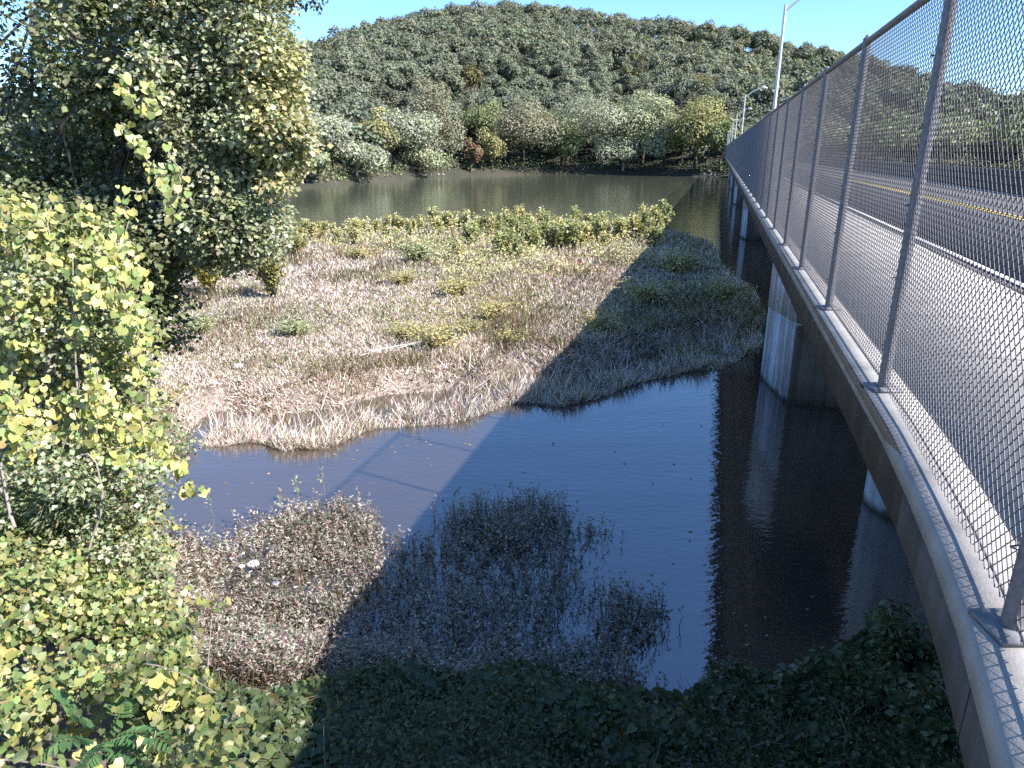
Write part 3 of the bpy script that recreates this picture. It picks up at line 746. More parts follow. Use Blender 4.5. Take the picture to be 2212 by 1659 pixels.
# ------------------------------------------------------------------ island plants
def px_on_ground(u, v, it=3):
    """pixels to points on the terrain"""
    z = np.full(np.shape(u), 0.4)
    for _ in range(it):
        p = ground_at(u, v, z); z = ground_z(p[..., 0], p[..., 1])
    p[..., 2] = z
    return p
ISL_PX = np.array([(250, 1015), (330, 1010), (430, 975), (490, 918), (560, 940), (640, 926), (720, 915), (850, 882), (980, 868), (1100, 856), (1150, 828), (1250, 838), (1330, 814), (1450, 780), (1550, 758), (1640, 748), (1690, 700), (1665, 640), (1615, 598), (1568, 558), (1560, 530),
                   (1490, 508), (1440, 498), (1300, 489), (1150, 484), (1000, 483), (900, 486), (750, 496), (620, 508), (500, 518), (350, 535), (330, 600), (280, 800)], float)
TAN = np.array([0.78, 0.62, 0.61]); STRAW = np.array([0.62, 0.51, 0.49]); OLIVE = np.array([0.17, 0.185, 0.10]); RUST = np.array([0.30, 0.165, 0.135]); YGREEN = np.array([0.32, 0.29, 0.09]); GREYGREEN = np.array([0.27, 0.29, 0.20]); WHITE = np.array([0.84, 0.71, 0.71])
SAP_PAL = [(0.40, 0.39, 0.18), (0.50, 0.45, 0.21), (0.29, 0.30, 0.13), (0.54, 0.47, 0.27)]
def spot(u, v, cu, cv, ru, rv):
    return np.exp(-(((u - cu) / ru) ** 2 + ((v - cv) / rv) ** 2))
def island_colour(u, v, x, y):
    n = len(u)
    n1 = fbm(x, y, 3.5, 31); n2 = fbm(x, y, 1.6, 41); n3 = fbm(x, y, 6.0, 51)
    w = np.stack([0.9 * np.clip((v - 560) / 200, 0.45, 1.0) * np.ones(n), 0.75 + 0 * u, 0.25 + 1.3 * np.clip(n1 - 0.42, 0, 1) * 3 * np.clip((980 - v) / 300, 0.15, 1), 0.12 + 0.6 * np.clip(n3 - 0.5, 0, 1) + 1.8 * spot(u, v, 1270, 590, 90, 30) + 0.5 * spot(u, v, 900, 560, 250, 50), 0.08 + 0.9 * spot(u, v, 950, 690, 140, 50) + 0.4 * spot(u, v, 1080, 650, 120, 60) + 0.3 * spot(u, v, 340, 850, 60, 120),
                  0.25 + 0.8 * np.clip(n2 - 0.5, 0, 1) * 2 + 1.5 * spot(u, v, 650, 705, 60, 30) + 3 * spot(u, v, 430, 700, 40, 30) + 3 * spot(u, v, 905, 540, 55, 30), 0.10 + 0.9 * spot(u, v, 430, 880, 90, 80) + 0.8 * spot(u, v, 860, 800, 70, 20) + 0.35 * np.clip((v - 760) / 150, 0, 1)], -1)
    w = np.clip(w, 0, None); cum = np.cumsum(w, 1); r = rng.random(n) * cum[:, -1]
    idx = (r[:, None] > cum).sum(1)
    pal = np.stack([TAN, STRAW, OLIVE, RUST, YGREEN, GREYGREEN, WHITE])
    return np.clip(pal[idx] * (1 + 0.2 * rng.normal(size=(n, 1))), 0.01, 0.88)
def blades(mb, P, h, C, depth, lean=0.45, width=1.15):
    n = len(P)
    D = unit(np.stack([rng.normal(size=n) * lean, rng.normal(size=n) * lean, np.ones(n)], -1))
    N = unit(np.stack([rng.normal(size=n) * 0.6, -1 + 0.6 * rng.normal(size=n), 0.25 + 0 * D[:, 0]], -1))
    wpx = width * depth / FPX / np.maximum(h, 0.05)
    scatter(mb, T_BLADE, P, D, N, h, C, wide=np.clip(wpx, 0.008, 0.5))
q = sample_poly(ISL_PX, 170000)
P = px_on_ground(q[:, 0], q[:, 1])
clump = vnoise(P[:, 0], P[:, 1], 1.1, 61) * 0.6 + vnoise(P[:, 0], P[:, 1], 2.6, 62) * 0.6
h = (0.14 + 0.50 * np.clip(clump - 0.25, 0, 1) ** 1.3) * rng.uniform(0.5, 1.35, len(P)) * np.clip(P[:, 1] / 45, 0.75, 1.25)
keep = (clump > 0.22) | (rng.random(len(P)) < 0.6)
flat = (spot(q[:, 0], q[:, 1], 430, 880, 80, 70) + spot(q[:, 0], q[:, 1], 860, 800, 60, 16)) > 0.45
h[flat] *= 0.5
P, h, q = P[keep], h[keep], q[keep]
mb = MB(); blades(mb, P, h, island_colour(q[:, 0], q[:, 1], P[:, 0], P[:, 1]), P[:, 1], 0.85, 0.95)
tag(mb.build('island_grass', M_STRAW), 'dry tan and pinkish grass covering the low island', 'grass', kind='stuff')
# drifts of taller brown and olive weeds
q = sample_poly(ISL_PX, 26000); P = px_on_ground(q[:, 0], q[:, 1]); dn = fbm(P[:, 0], P[:, 1], 4.0, 71); keep = dn > 0.53
P, q, dn = P[keep], q[keep], dn[keep]; n = len(P); h = (0.3 + 2.6 * (dn - 0.5)) * rng.uniform(0.6, 1.3, n) * np.clip(P[:, 1] / 45, 0.7, 1.1)
mb = MB(); blades(mb, P, h, mixc([(0.24, 0.20, 0.12), (0.32, 0.20, 0.15), (0.20, 0.21, 0.10), (0.42, 0.34, 0.27), (0.14, 0.11, 0.08)], n, 0.2), P[:, 1], 0.3, 0.9)
tag(mb.build('island_tall_weeds', M_STRAW), 'drifts of taller brown and olive weeds on the island', 'weeds', kind='stuff')
# small leafy weeds between the grass
q = np.concatenate([sample_poly(ISL_PX, 30000), sample_poly(np.array([(600, 505), (900, 478), (1300, 480), (1450, 492), (1430, 540), (1350, 590), (1150, 600), (980, 620), (900, 540), (640, 545)], float), 16000)]); inband = np.arange(len(q)) >= 30000; P = px_on_ground(q[:, 0], q[:, 1])
wd = fbm(P[:, 0], P[:, 1], 3.5, 31); keep = (wd > 0.47) | (rng.random(len(q)) < 0.22) | (inband & (fbm(P[:, 0], P[:, 1], 5.0, 33) > 0.42))
P, q, inband = P[keep], q[keep], inband[keep]; n = len(P)
clump = vnoise(P[:, 0], P[:, 1], 1.1, 61) * 0.6 + vnoise(P[:, 0], P[:, 1], 2.6, 62) * 0.6
P = P + np.stack([0 * clump, 0 * clump, rng.random(n) * (0.15 + (0.75 + 1.0 * inband) * np.clip(clump - 0.2, 0, 1))], -1)
N = unit(rng.normal(size=(n, 3)) * 0.7 + np.array([0.2, -0.4, 0.8])); D = unit(np.cross(N, rng.normal(size=(n, 3))))
mb = MB(); scatter(mb, T_QUAD, P, D, N, np.clip(1.7 * P[:, 1] / FPX, 0.05, 0.22) * rng.uniform(0.7, 1.5, n), np.where(inband[:, None], mixc(SAP_PAL, n, 0.2), mixc([(0.19, 0.21, 0.11), (0.26, 0.27, 0.15), (0.34, 0.31, 0.13), (0.40, 0.34, 0.26), (0.27, 0.18, 0.14)], n, 0.25)))
tag(mb.build('island_weeds', M_LEAF), 'small leafy weeds scattered through the island grass', 'weeds', kind='stuff')
# tall reed fringe at the island's front edge, drooping over the water
edge = np.array([(440, 968), (500, 925), (560, 938), (640, 925), (720, 912), (850, 878), (980, 866), (1100, 852), (1150, 826), (1250, 836), (1330, 812), (1450, 778), (1550, 757), (1640, 746)], float)
t = np.sort(rng.random(12000)) * (len(edge) - 1); i = np.minimum(t.astype(int), len(edge) - 2); f = (t - i)[:, None]
q = edge[i] * (1 - f) + edge[i + 1] * f + np.stack([rng.normal(size=len(t)) * 6, -np.abs(rng.normal(size=len(t))) * 26 + 6], -1)
P = px_on_ground(q[:, 0], q[:, 1]); P[:, 2] = np.maximum(P[:, 2], -0.05)
h = rng.uniform(0.15, 0.8, len(P)) * (0.3 + 1.2 * vnoise(P[:, 0], P[:, 1], 0.8, 9) ** 1.5)
D = unit(np.stack([rng.normal(size=len(P)) * 0.7, -0.35 + rng.normal(size=len(P)) * 0.6, np.ones(len(P))], -1)); N = unit(np.stack([rng.normal(size=len(P)) * 0.6, 1 + 0 * h, 0.3 + 0 * h], -1))
mb = MB(); scatter(mb, T_BLADE, P, D, N, h, np.clip(island_colour(q[:, 0], np.minimum(q[:, 1], 860), P[:, 0], P[:, 1]), 0, 0.8), wide=np.clip(0.95 * P[:, 1] / FPX / h, 0.01, 0.3))
tag(mb.build('shore_reeds', M_STRAW), 'pale drooping reeds fringing the island waterline', 'reeds', kind='stuff')

# flattened straw just behind the waterline
lo, hi = ISLAND.min(0), ISLAND.max(0)
G = lo + (hi - lo) * rng.random((260000, 2)); G = G[(G[:, 1] < 60) & (G[:, 0] > -16)]
sd = signed_dist(G, ISLAND); uu, vv = to_px(np.stack([G[:, 0], G[:, 1], 0.4 + 0 * sd], -1))
G = G[(sd > 0.05) & (sd < 4.5) & (uu > 300) & (vv > 730) & (rng.random(len(G)) < np.clip(1.2 - sd / 5, 0.2, 1))][:30000]
P = np.stack([G[:, 0], G[:, 1], ground_z(G[:, 0], G[:, 1])], -1); u, v = to_px(P); n = len(P)
D = unit(np.stack([rng.normal(size=n), rng.normal(size=n) - 0.3, 0.25 + 0.5 * rng.random(n)], -1)); N = unit(np.stack([rng.normal(size=n) * 0.4, rng.normal(size=n) * 0.4 - 0.3, np.ones(n)], -1)); h = rng.uniform(0.15, 0.5, n)
mb = MB(); scatter(mb, T_BLADE, P, D, N, h, np.clip(island_colour(u, v, P[:, 0], P[:, 1]), 0, 0.85), wide=np.clip(1.0 * P[:, 1] / FPX / h, 0.01, 0.3))
tag(mb.build('flattened_straw', M_STRAW), 'pale flattened straw lying behind the island waterline', 'straw', kind='stuff')

# saplings and shrubs on the island, each a thing
def shrub_meshes(hh, rr, nleaf, leaf, pal, nst=7, tmpl=T_OVAL, low=0.25):
    st = MB(); fo = MB()
    tips = []
    for k in range(nst):
        a = rng.uniform(0, 6.28); r_ = rr * rng.uniform(0.2, 0.95); tz = hh * rng.uniform(0.6, 1.0)
        tip = np.array([math.cos(a) * r_, math.sin(a) * r_, tz]); mid = tip * np.array([0.35, 0.35, 0.55]) + rng.normal(size=3) * 0.04
        tube(st, [(0, 0, -0.1), mid, tip], [0.018 * hh, 0.013 * hh, 0.004], 4, (0.1, 0.08, 0.06)); tips.append((mid, tip))
    n = nleaf; k = rng.integers(0, nst, n); t = low + (1 - low) * rng.random(n) ** 0.75
    m0 = np.array([x[0] for x in tips]); m1 = np.array([x[1] for x in tips])
    base = np.where((t < 0.5)[:, None], m0[k] * (t * 2)[:, None], m0[k] + (m1[k] - m0[k]) * ((t - 0.5) * 2)[:, None])
    out = rand_dirs(n); P = base + out * (rr * 0.30 * (1.25 - 0.8 * t) * rng.random(n))[:, None]
    N = unit(out + np.array([0, 0, 0.9]) + 0.4 * rng.normal(size=(n, 3))); D = unit(out * np.array([1, 1, 0.2]) + 0.3 * rng.normal(size=(n, 3)) + np.array([0, 0, -0.15]))
    scatter(fo, tmpl, P, D, N, leaf * rng.uniform(0.7, 1.35, n), np.clip(mixc(pal, n, 0.2), 0.01, 0.6))
    return st.mesh('stems', M_BARK), fo.mesh('foliage', M_LEAF)
SAP_G = [(0.24, 0.27, 0.13), (0.31, 0.33, 0.15), (0.38, 0.37, 0.18)]
saps = [shrub_meshes(rng.uniform(1.7, 2.2), 0.75, 420, 0.22, SAP_PAL if k < 5 else SAP_G, 6) for k in range(8)]
def put_shrub(name, meshes, u, v, label, cat='shrub', group=None, sc=1.0, zs=1.0):
    p = px_on_ground(np.array([float(u)]), np.array([float(v)]))[0]
    t = thing(name, p, label, cat, group, rng.uniform(0, 6.28)); t.scale = (sc, sc, sc * zs)
    link('stems', meshes[0], t); link('foliage', meshes[1], t); return t
back = curve([(600, 520), (640, 515), (750, 505), (900, 495), (1000, 491), (1150, 492), (1300, 498), (1440, 506)])
for k, u in enumerate(np.arange(625, 1440, 13.5)):
    big = math.exp(-((u - 1235) / 18) ** 2) * 0.7 + math.exp(-((u - 1405) / 26) ** 2) * 0.7 + math.exp(-((u - 1105) / 14) ** 2) * 0.35
    put_shrub('sapling', saps[rng.integers(0, 5 if u < 1060 else 8)], u + rng.normal() * 4, float(back(u)) + abs(rng.normal()) * 11, 'yellow-green leafy sapling in the row along the far edge of the island', 'sapling', 'sapling row on the island edge', rng.uniform(0.6, 1.25), rng.uniform(0.75, 1.1) + big)
for k in range(60):
    u = rng.uniform(970, 1420); v = rng.uniform(512, 575 if u < 1130 else 545) - 0.04 * (u - 1200) * (u > 1200)
    put_shrub('sapling', saps[rng.integers(3, 8)], u, v, 'bushy green sapling in the thicket on the right half of the island', 'sapling', 'sapling thicket on the island', rng.uniform(0.8, 1.2), rng.uniform(0.8, 1.15))
YEL = [(0.42, 0.34, 0.06), (0.34, 0.30, 0.07), (0.25, 0.24, 0.07), (0.16, 0.17, 0.06)]
sh_y = shrub_meshes(2.5, 1.1, 1500, 0.17, YEL, 14, T_OVAL, 0.35); sh_g = shrub_meshes(2.5, 1.3, 1500, 0.17, [(0.28, 0.27, 0.09), (0.20, 0.21, 0.08), (0.34, 0.29, 0.10)], 13, T_OVAL, 0.3)
sh_b = shrub_meshes(0.75, 1.35, 1300, 0.10, [(0.48, 0.43, 0.19), (0.42, 0.38, 0.18), (0.33, 0.32, 0.15), (0.50, 0.38, 0.22)], 26, T_OVAL, 0.08); sh_t = shrub_meshes(0.8, 0.95, 1500, 0.16, [(0.36, 0.38, 0.22), (0.42, 0.42, 0.26), (0.29, 0.31, 0.17)], 30, T_LANCE, 0.05)
for (ms, u, v, sc, zs, lab) in [
    (sh_y, 456, 642, 1.0, 1.05, 'upright bright yellow shrub on the island beside the near tree'), (sh_g, 592, 648, 1.05, 1.1, 'large yellow-green shrub casting a dark shadow on the island'), (sh_g, 540, 585, 0.9, 1.0, 'yellow-green shrub behind the two large ones on the left of the island'),
    (sh_g, 640, 560, 0.85, 0.9, 'rounded light green shrub at the left end of the sapling row'), (sh_y, 500, 560, 0.9, 1.1, 'yellowish shrub close under the hanging tree foliage'), (sh_t, 905, 568, 1.9, 1.0, 'round pale green tuft behind the dry grass in mid island'), (sh_t, 432, 725, 1.15, 1.0, 'round pale green tuft at the left of the island'),
    (sh_t, 640, 725, 1.2, 0.7, 'low grey-green tuft left of the island middle'), (sh_b, 945, 755, 1.2, 1.1, 'golden yellow bush in the middle of the island'), (sh_b, 880, 735, 1.0, 0.9, 'small yellow bush left of the golden bush'), (sh_b, 1060, 690, 1.2, 1.0, 'yellow-green bush right of the golden bush'), (sh_b, 1010, 720, 1.0, 0.8, 'low straggling bush just behind the golden bush'),
    (sh_b, 985, 640, 1.3, 1.0, 'leafy bush in the centre of the island below the thicket'), (sh_b, 870, 612, 1.3, 0.8, 'pale leafy bush left of the thicket'), (sh_b, 1110, 740, 0.9, 0.9, 'reddish yellow bush near the shadow edge'), (sh_b, 780, 560, 1.5, 0.8, 'small yellow bush among the pink grass'),
    (sh_b, 1460, 590, 1.8, 1.1, 'dark green bush in the bridge shadow near the thicket'), (sh_b, 1400, 660, 1.5, 1.1, 'dark bush in the bridge shadow in mid island'), (sh_b, 1560, 650, 1.4, 1.0, 'dark bush in the bridge shadow toward the river'), (sh_b, 1300, 720, 1.2, 1.0, 'dark bush in the shadow near the pond edge'), (sh_b, 1480, 730, 1.2, 1.0, 'low dark bush above the blue water in the shadow'),
    (sh_b, 345, 880, 0.8, 1.1, 'yellow weed clump at the island left end'), (sh_b, 320, 960, 0.8, 1.0, 'pinkish weed clump where the island meets the bank')]:
    put_shrub('shrub', ms, u, v, lab, 'shrub', None, sc, zs)

# ------------------------------------------------------------------ marsh plants standing in the shallows
def marsh(polys, counts, name, label):
    st = MB()
    for poly, cnt in zip(polys, counts):
        q = sample_poly(np.array(poly, float), cnt) + rng.normal(size=(cnt, 2)) * np.array([20, 9])
        B = ground_at(q[:, 0], q[:, 1], 0.0); B[:, 2] = np.maximum(ground_z(B[:, 0], B[:, 1]), -0.15)
        n = len(B); h = rng.uniform(0.28, 0.68, n) * (0.6 + 0.8 * vnoise(B[:, 0], B[:, 1], 0.9, 77))
        D = unit(np.stack([rng.normal(size=n) * 0.22, rng.normal(size=n) * 0.22, np.ones(n)], -1)); N = unit(np.stack([rng.normal(size=n), -np.ones(n), 0.2 + 0 * h], -1))
        scatter(st, T_BLADE, B, D, N, h, mixc([(0.22, 0.14, 0.11), (0.30, 0.22, 0.18), (0.18, 0.15, 0.09)], n), wide=0.016 / h)
        k = 9; idx = np.repeat(np.arange(n), k); t = rng.uniform(0.25, 1.02, n * k)
        P = B[idx] + D[idx] * (h[idx] * t)[:, None] + np.array([0, 0, 1.0]) * 0
        o = rand_dirs(n * k); o[:, 2] = np.abs(o[:, 2]) * 0.5 + 0.15
        scatter(st, T_LANCE, P, unit(o), unit(np.array([0, 0, 1.0]) + 0.4 * rng.normal(size=(n * k, 3))), rng.uniform(0.05, 0.11, n * k), mixc([(0.30, 0.32, 0.24), (0.52, 0.50, 0.43), (0.19, 0.20, 0.15), (0.50, 0.41, 0.38), (0.27, 0.17, 0.16), (0.36, 0.30, 0.28)], n * k, 0.25, [2, 2.2, 2.5, 2, 2.5, 2]), wide=1.3)
    tag(st.build(name, M_LEAF), label, 'marsh plants', kind='stuff')
marsh([[(345, 1200), (480, 1165), (560, 1120), (700, 1125), (740, 1095), (800, 1120), (835, 1180), (800, 1265), (700, 1410), (560, 1450), (400, 1430), (350, 1290)], [(560, 1120), (740, 1095), (800, 1120), (810, 1200), (600, 1250)], [(280, 1180), (420, 1150), (470, 1250), (350, 1330)], [(400, 1330), (720, 1300), (690, 1470), (640, 1560), (420, 1560)]], [1900, 900, 380, 2000], 'marsh_plants', 'sunlit tangle of narrow-leaved marsh plants in the near shallows')
marsh([[(835, 1190), (950, 1165), (970, 1110), (1150, 1080), (1200, 1095), (1225, 1140), (1250, 1210), (1240, 1290), (1180, 1360), (1000, 1480), (700, 1480), (765, 1290)], [(970, 1110), (1150, 1080), (1215, 1110), (1210, 1180), (1000, 1200)], [(1280, 1420), (1300, 1280), (1330, 1275), (1400, 1300), (1425, 1340), (1380, 1410)], [(1240, 1140), (1310, 1140), (1290, 1180)], [(700, 1430), (1250, 1400), (1400, 1480), (1300, 1550), (700, 1560)]], [1900, 550, 260, 35, 1700], 'marsh_plants', 'dark marsh plants in the bridge shadow beside the blue water')
# a few lone stalks
for (u, v, lab) in [(645, 1095, 'lone flowering stalk standing out of the sunlit water'), (610, 1120, 'thin forked stalk at the edge of the sunlit marsh plants'), (700, 1085, 'slender stalk just above the sunlit marsh plants'), (462, 1150, 'single stalk above the water near the bank vines')]:
    p = ground_at(float(u), float(v), 0.0); mb = MB()
    hh = rng.uniform(0.7, 0.95); tube(mb, [(0, 0, -0.2), (0.03, 0.02, hh * 0.5), (-0.03, 0, hh)], [0.008, 0.006, 0.003], 4, (0.3, 0.27, 0.2))
    n = 26; P = np.stack([rng.normal(size=n) * 0.03, rng.normal(size=n) * 0.03, hh * rng.uniform(0.35, 1.05, n)], -1); o = rand_dirs(n); o[:, 2] = abs(o[:, 2])
    scatter(mb, T_LANCE, P, o, unit(np.array([0, 0, 1.0]) + 0.4 * rng.normal(size=(n, 3))), rng.uniform(0.06, 0.12, n), mixc([(0.26, 0.27, 0.18), (0.33, 0.33, 0.22)], n), wide=1.5)
    o = mb.build('marsh_stalk', M_LEAF); o.location = p; tag(o, lab, 'plant', 'lone stalks in the shallows')

# ------------------------------------------------------------------ the near tree, vines and bank cover on the left
def px_volume(poly, n, d0, d1):
    """points spread through the depth range behind an outline"""
    q = sample_poly(np.array(poly, float), n)
    return at(q[:, 0], q[:, 1], rng.uniform(d0, d1, n))
def clumps(mb, centres, rad, per, tmpl, size, pal, w=None, jit=0.2, droop=0.5, face=(0.25, -0.35, 0.6), tint=0.15):
    k = len(centres); n = k * per; idx = np.repeat(np.arange(k), per)
    rad = np.broadcast_to(rad, (k,))
    o = rand_dirs(n); P = centres[idx] + o * (rad[idx] * rng.random(n) ** 0.55)[:, None] * np.array([1, 1, 0.75])
    N = unit(0.8 * o + np.array(face) + 0.5 * rng.normal(size=(n, 3)))
    D = unit(o * np.array([1, 1, 0.3]) + 0.6 * rng.normal(size=(n, 3)) + np.array([0, 0, -droop]))
    C = mixc(pal, n, jit, w) * (1 + tint * rng.normal(size=k))[idx][:, None]
    scatter(mb, tmpl, P, D, N, size * rng.uniform(0.65, 1.35, n), np.clip(C, 0.005, 0.6))
    return P
def twigs(mb, P, ends, r=0.006, C=(0.2, 0.15, 0.1)):
    for a, b_ in zip(P, ends):
        m_ = (a + b_) / 2 + rng.normal(size=3) * 0.06
        tube(mb, [a, m_, b_], [r * 1.5, r, r * 0.5], 4, C, cap=False)

# tree with fine pale leaves, right of the pair
T1 = [(330, -130), (600, -130), (590, -90), (588, -20), (598, 60), (612, 115), (624, 180), (630, 250), (622, 300), (640, 365), (626, 385), (580, 395), (545, 440), (470, 440), (400, 440), (340, 380), (320, 200)]
base1 = px_on_ground(np.array([120.0]), np.array([1060.0]))[0]
tree1 = thing('riverbank_tree', base1, 'large tree with fine pale yellow-green leaves leaning over the water', 'tree')
c1 = px_volume(T1, 150, 13.2, 17.0)
low = px_volume([(410, 430), (560, 420), (590, 470), (560, 520), (600, 505), (560, 530), (470, 550), (395, 530)], 46, 13.3, 15.3)
c1 = np.concatenate([c1, low])
mb = MB(); clumps(mb, c1 - base1, rng.uniform(0.45, 0.85, len(c1)), 340, T_QUAD, 0.095, [(0.22, 0.245, 0.135), (0.29, 0.30, 0.19), (0.16, 0.19, 0.09), (0.38, 0.35, 0.17), (0.36, 0.36, 0.26)], [4, 4, 3, 1.2, 2], 0.2, 0.35)
mb.build('crown', M_LEAF, tree1)
edge1 = px_volume([(560, 40), (610, 100), (635, 230), (655, 370), (600, 400), (540, 330), (540, 150)], 60, 13.0, 14.8)
mb = MB(); clumps(mb, edge1 - base1, 0.42, 170, T_QUAD, 0.10, [(0.40, 0.38, 0.18), (0.33, 0.33, 0.17), (0.46, 0.39, 0.19), (0.25, 0.26, 0.13)], None, 0.2, 0.5)
mb.build('yellow_foliage', M_LEAF, tree1)
trunk_top = at(260, 260, 15.2) - base1
mb = MB(); limbs(mb, (0, 0, -0.5), trunk_top, c1[rng.choice(len(c1), 20, False)] - base1, 0.17, 0.06, 8); mb.build('trunk', M_BARK, tree1)
mb = MB()
for (a, m_, b_, r) in [((150, 75, 14.2), (270, 122, 13.8), (372, 152, 13.4), 0.03), ((80, 440, 15.0), (150, 270, 14.9), (210, 220, 14.8), 0.045), ((330, 180, 13.8), (480, 160, 13.6), (540, 120, 13.4), 0.02)]:
    mb = MB(); tube(mb, [at(*a) - base1, at(*m_) - base1, at(*b_) - base1], [r, r * 0.8, r * 0.4], 7); mb.build('limb', M_BARK, tree1)
# darker tree on the left, sky showing between its leaves
T2 = [(95, -120), (330, -130), (345, 300), (395, 430), (392, 560), (392, 690), (350, 730), (200, 790), (-90, 830), (-90, 300), (30, 230), (70, 150), (110, 60)]
base2 = np.array([-10.6, 17.0, 0.4])
tree2 = thing('riverbank_tree', base2, 'shaded dark green tree at the left edge with sky showing through', 'tree')
c2 = np.concatenate([px_volume(T2, 205, 14.5, 18.5), px_volume([(110, -40), (330, -60), (330, 200), (150, 260), (80, 230)], 18, 13.4, 15.0), px_volume([(120, 430), (385, 440), (388, 690), (345, 725), (150, 790), (-80, 820), (-80, 430)], 130, 12.8, 16.5)])
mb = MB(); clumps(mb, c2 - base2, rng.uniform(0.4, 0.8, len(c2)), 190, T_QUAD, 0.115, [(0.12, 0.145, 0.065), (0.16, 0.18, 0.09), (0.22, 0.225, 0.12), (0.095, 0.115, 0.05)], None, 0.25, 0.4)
mb.build('crown', M_LEAF, tree2)
sk = np.concatenate([px_volume([(-30, -40), (120, -40), (110, 80), (40, 60), (-30, 20)], 7, 15, 17), px_volume([(-20, 60), (60, 110), (70, 190), (10, 220)], 9, 15, 17)])
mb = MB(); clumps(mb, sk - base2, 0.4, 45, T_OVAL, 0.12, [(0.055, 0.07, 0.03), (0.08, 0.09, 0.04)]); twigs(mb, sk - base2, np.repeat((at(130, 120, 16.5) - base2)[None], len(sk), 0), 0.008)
mb.build('outer_sprays', M_LEAF, tree2)
mb = MB(); limbs(mb, (0, 0, -0.6), at(60, 60, 17) - base2, c2[rng.choice(len(c2), 22, False)] - base2, 0.20, 0.08, 8); mb.build('trunk', M_BARK, tree2)
# spray of leaves hanging into the sky at the top
tw = thing('hanging_branch', at(560, -120, 13.5), 'small leafy spray hanging into the sky at the top of the picture', 'branch'); tl = np.array(tw.location)
mb = MB(); tips = np.array([at(625, 5, 13.5), at(655, 8, 13.6), at(690, 12, 13.5), at(640, -10, 13.4), at(675, -2, 13.6), at(700, -8, 13.5), at(610, -5, 13.5)])
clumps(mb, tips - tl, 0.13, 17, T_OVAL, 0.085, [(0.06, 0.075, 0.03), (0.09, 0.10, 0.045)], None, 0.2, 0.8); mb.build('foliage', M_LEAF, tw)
mb = MB(); twigs(mb, np.zeros((7, 3)), tips - tl, 0.007); mb.build('twigs', M_BARK, tw)

# grape vines: strands with heart-shaped leaves; the largest leaves are parts of their own
VPAL = [(0.38, 0.41, 0.14), (0.31, 0.36, 0.13), (0.46, 0.46, 0.16), (0.22, 0.28, 0.10), (0.48, 0.43, 0.16)]
heart_meshes = []
for k in range(10):
    mb = MB(); tv, tf = T_HEART; V = tv.copy(); V[:, :2] += rng.normal(size=(len(V), 2)) * 0.035; V[:, 2] += rng.normal(size=len(V)) * 0.025
    mb.add(V, tf, mixc(VPAL, 1, 0.12)[0]); heart_meshes.append(mb.mesh('leaf', M_LEAF))
def leaf_objects(parent, P, D, N, S, off):
    D = unit(D); B = unit(np.cross(D, N)); N = np.cross(B, D)
    for p, d, b_, n_, s_ in zip(P, D, B, N, S):
        o = link('leaf', heart_meshes[rng.integers(len(heart_meshes))], parent)
        M = Matrix(((b_[0], d[0], n_[0], p[0] - off[0]), (b_[1], d[1], n_[1], p[1] - off[1]), (b_[2], d[2], n_[2], p[2] - off[2]), (0, 0, 0, 1)))
        o.matrix_local = M @ Matrix.Scale(s_, 4)
def vine(label, base, strands, step, size, singles, fill=None, pal=VPAL, fillsize=0.10):
    """strands: lists of points; leaves hang alternately along them, turned to the light"""
    base = np.array(base); t = thing('grape_vine', base, label, 'vine')
    LP = []
    for s_ in strands:
        s_ = np.array(s_); seg = np.linalg.norm(np.diff(s_, axis=0), axis=1); tot = seg.sum(); cum = np.concatenate([[0], np.cumsum(seg)])
        st = MB(); tube(st, s_ - base, np.linspace(0.011, 0.004, len(s_)), 4, cap=False); st.build('stem', M_PALEBARK, t)
        for a in np.arange(0, tot, step): LP.append([np.interp(a, cum, s_[:, k]) for k in range(3)])
    LP = np.array(LP); n = len(LP)
    off = rng.normal(size=(n, 3)) * np.array([0.07, 0.07, 0.05])
    P = LP + off
    N = unit(np.array([0.55, -0.55, 0.55]) + 0.45 * rng.normal(size=(n, 3)) + off * 3); D = unit(np.stack([rng.normal(size=n) * 0.5, -0.2 + rng.normal(size=n) * 0.4, -0.9 + 0.25 * rng.normal(size=n)], -1))
    S = size * rng.uniform(0.45, 1.3, n)
    key = np.argsort(-S / P[:, 1]); one = key[:singles]; rest_ = key[singles:]
    leaf_objects(t, P[one], D[one], N[one], S[one], base)
    mb = MB()
    if len(rest_): scatter(mb, T_HEART, P[rest_] - base, D[rest_], N[rest_], S[rest_], mixc(pal, len(rest_), 0.15))
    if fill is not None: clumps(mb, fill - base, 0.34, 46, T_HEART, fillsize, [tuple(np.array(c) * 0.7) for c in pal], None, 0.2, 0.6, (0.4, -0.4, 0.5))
    if mb.n: tag(mb.build('foliage', M_LEAF, t), kind='stuff')
    return t
def strand_px(pts, d, wob=0.05):
    a = np.array(pts, float); k = np.linspace(0, len(a) - 1, len(a) * 3); i = np.minimum(k.astype(int), len(a) - 2); f = (k - i)[:, None]
    q = a[i] * (1 - f) + a[i + 1] * f
    return at(q[:, 0], q[:, 1], np.linspace(d, d - 0.3, len(q))) + rng.normal(size=(len(q), 3)) * wob
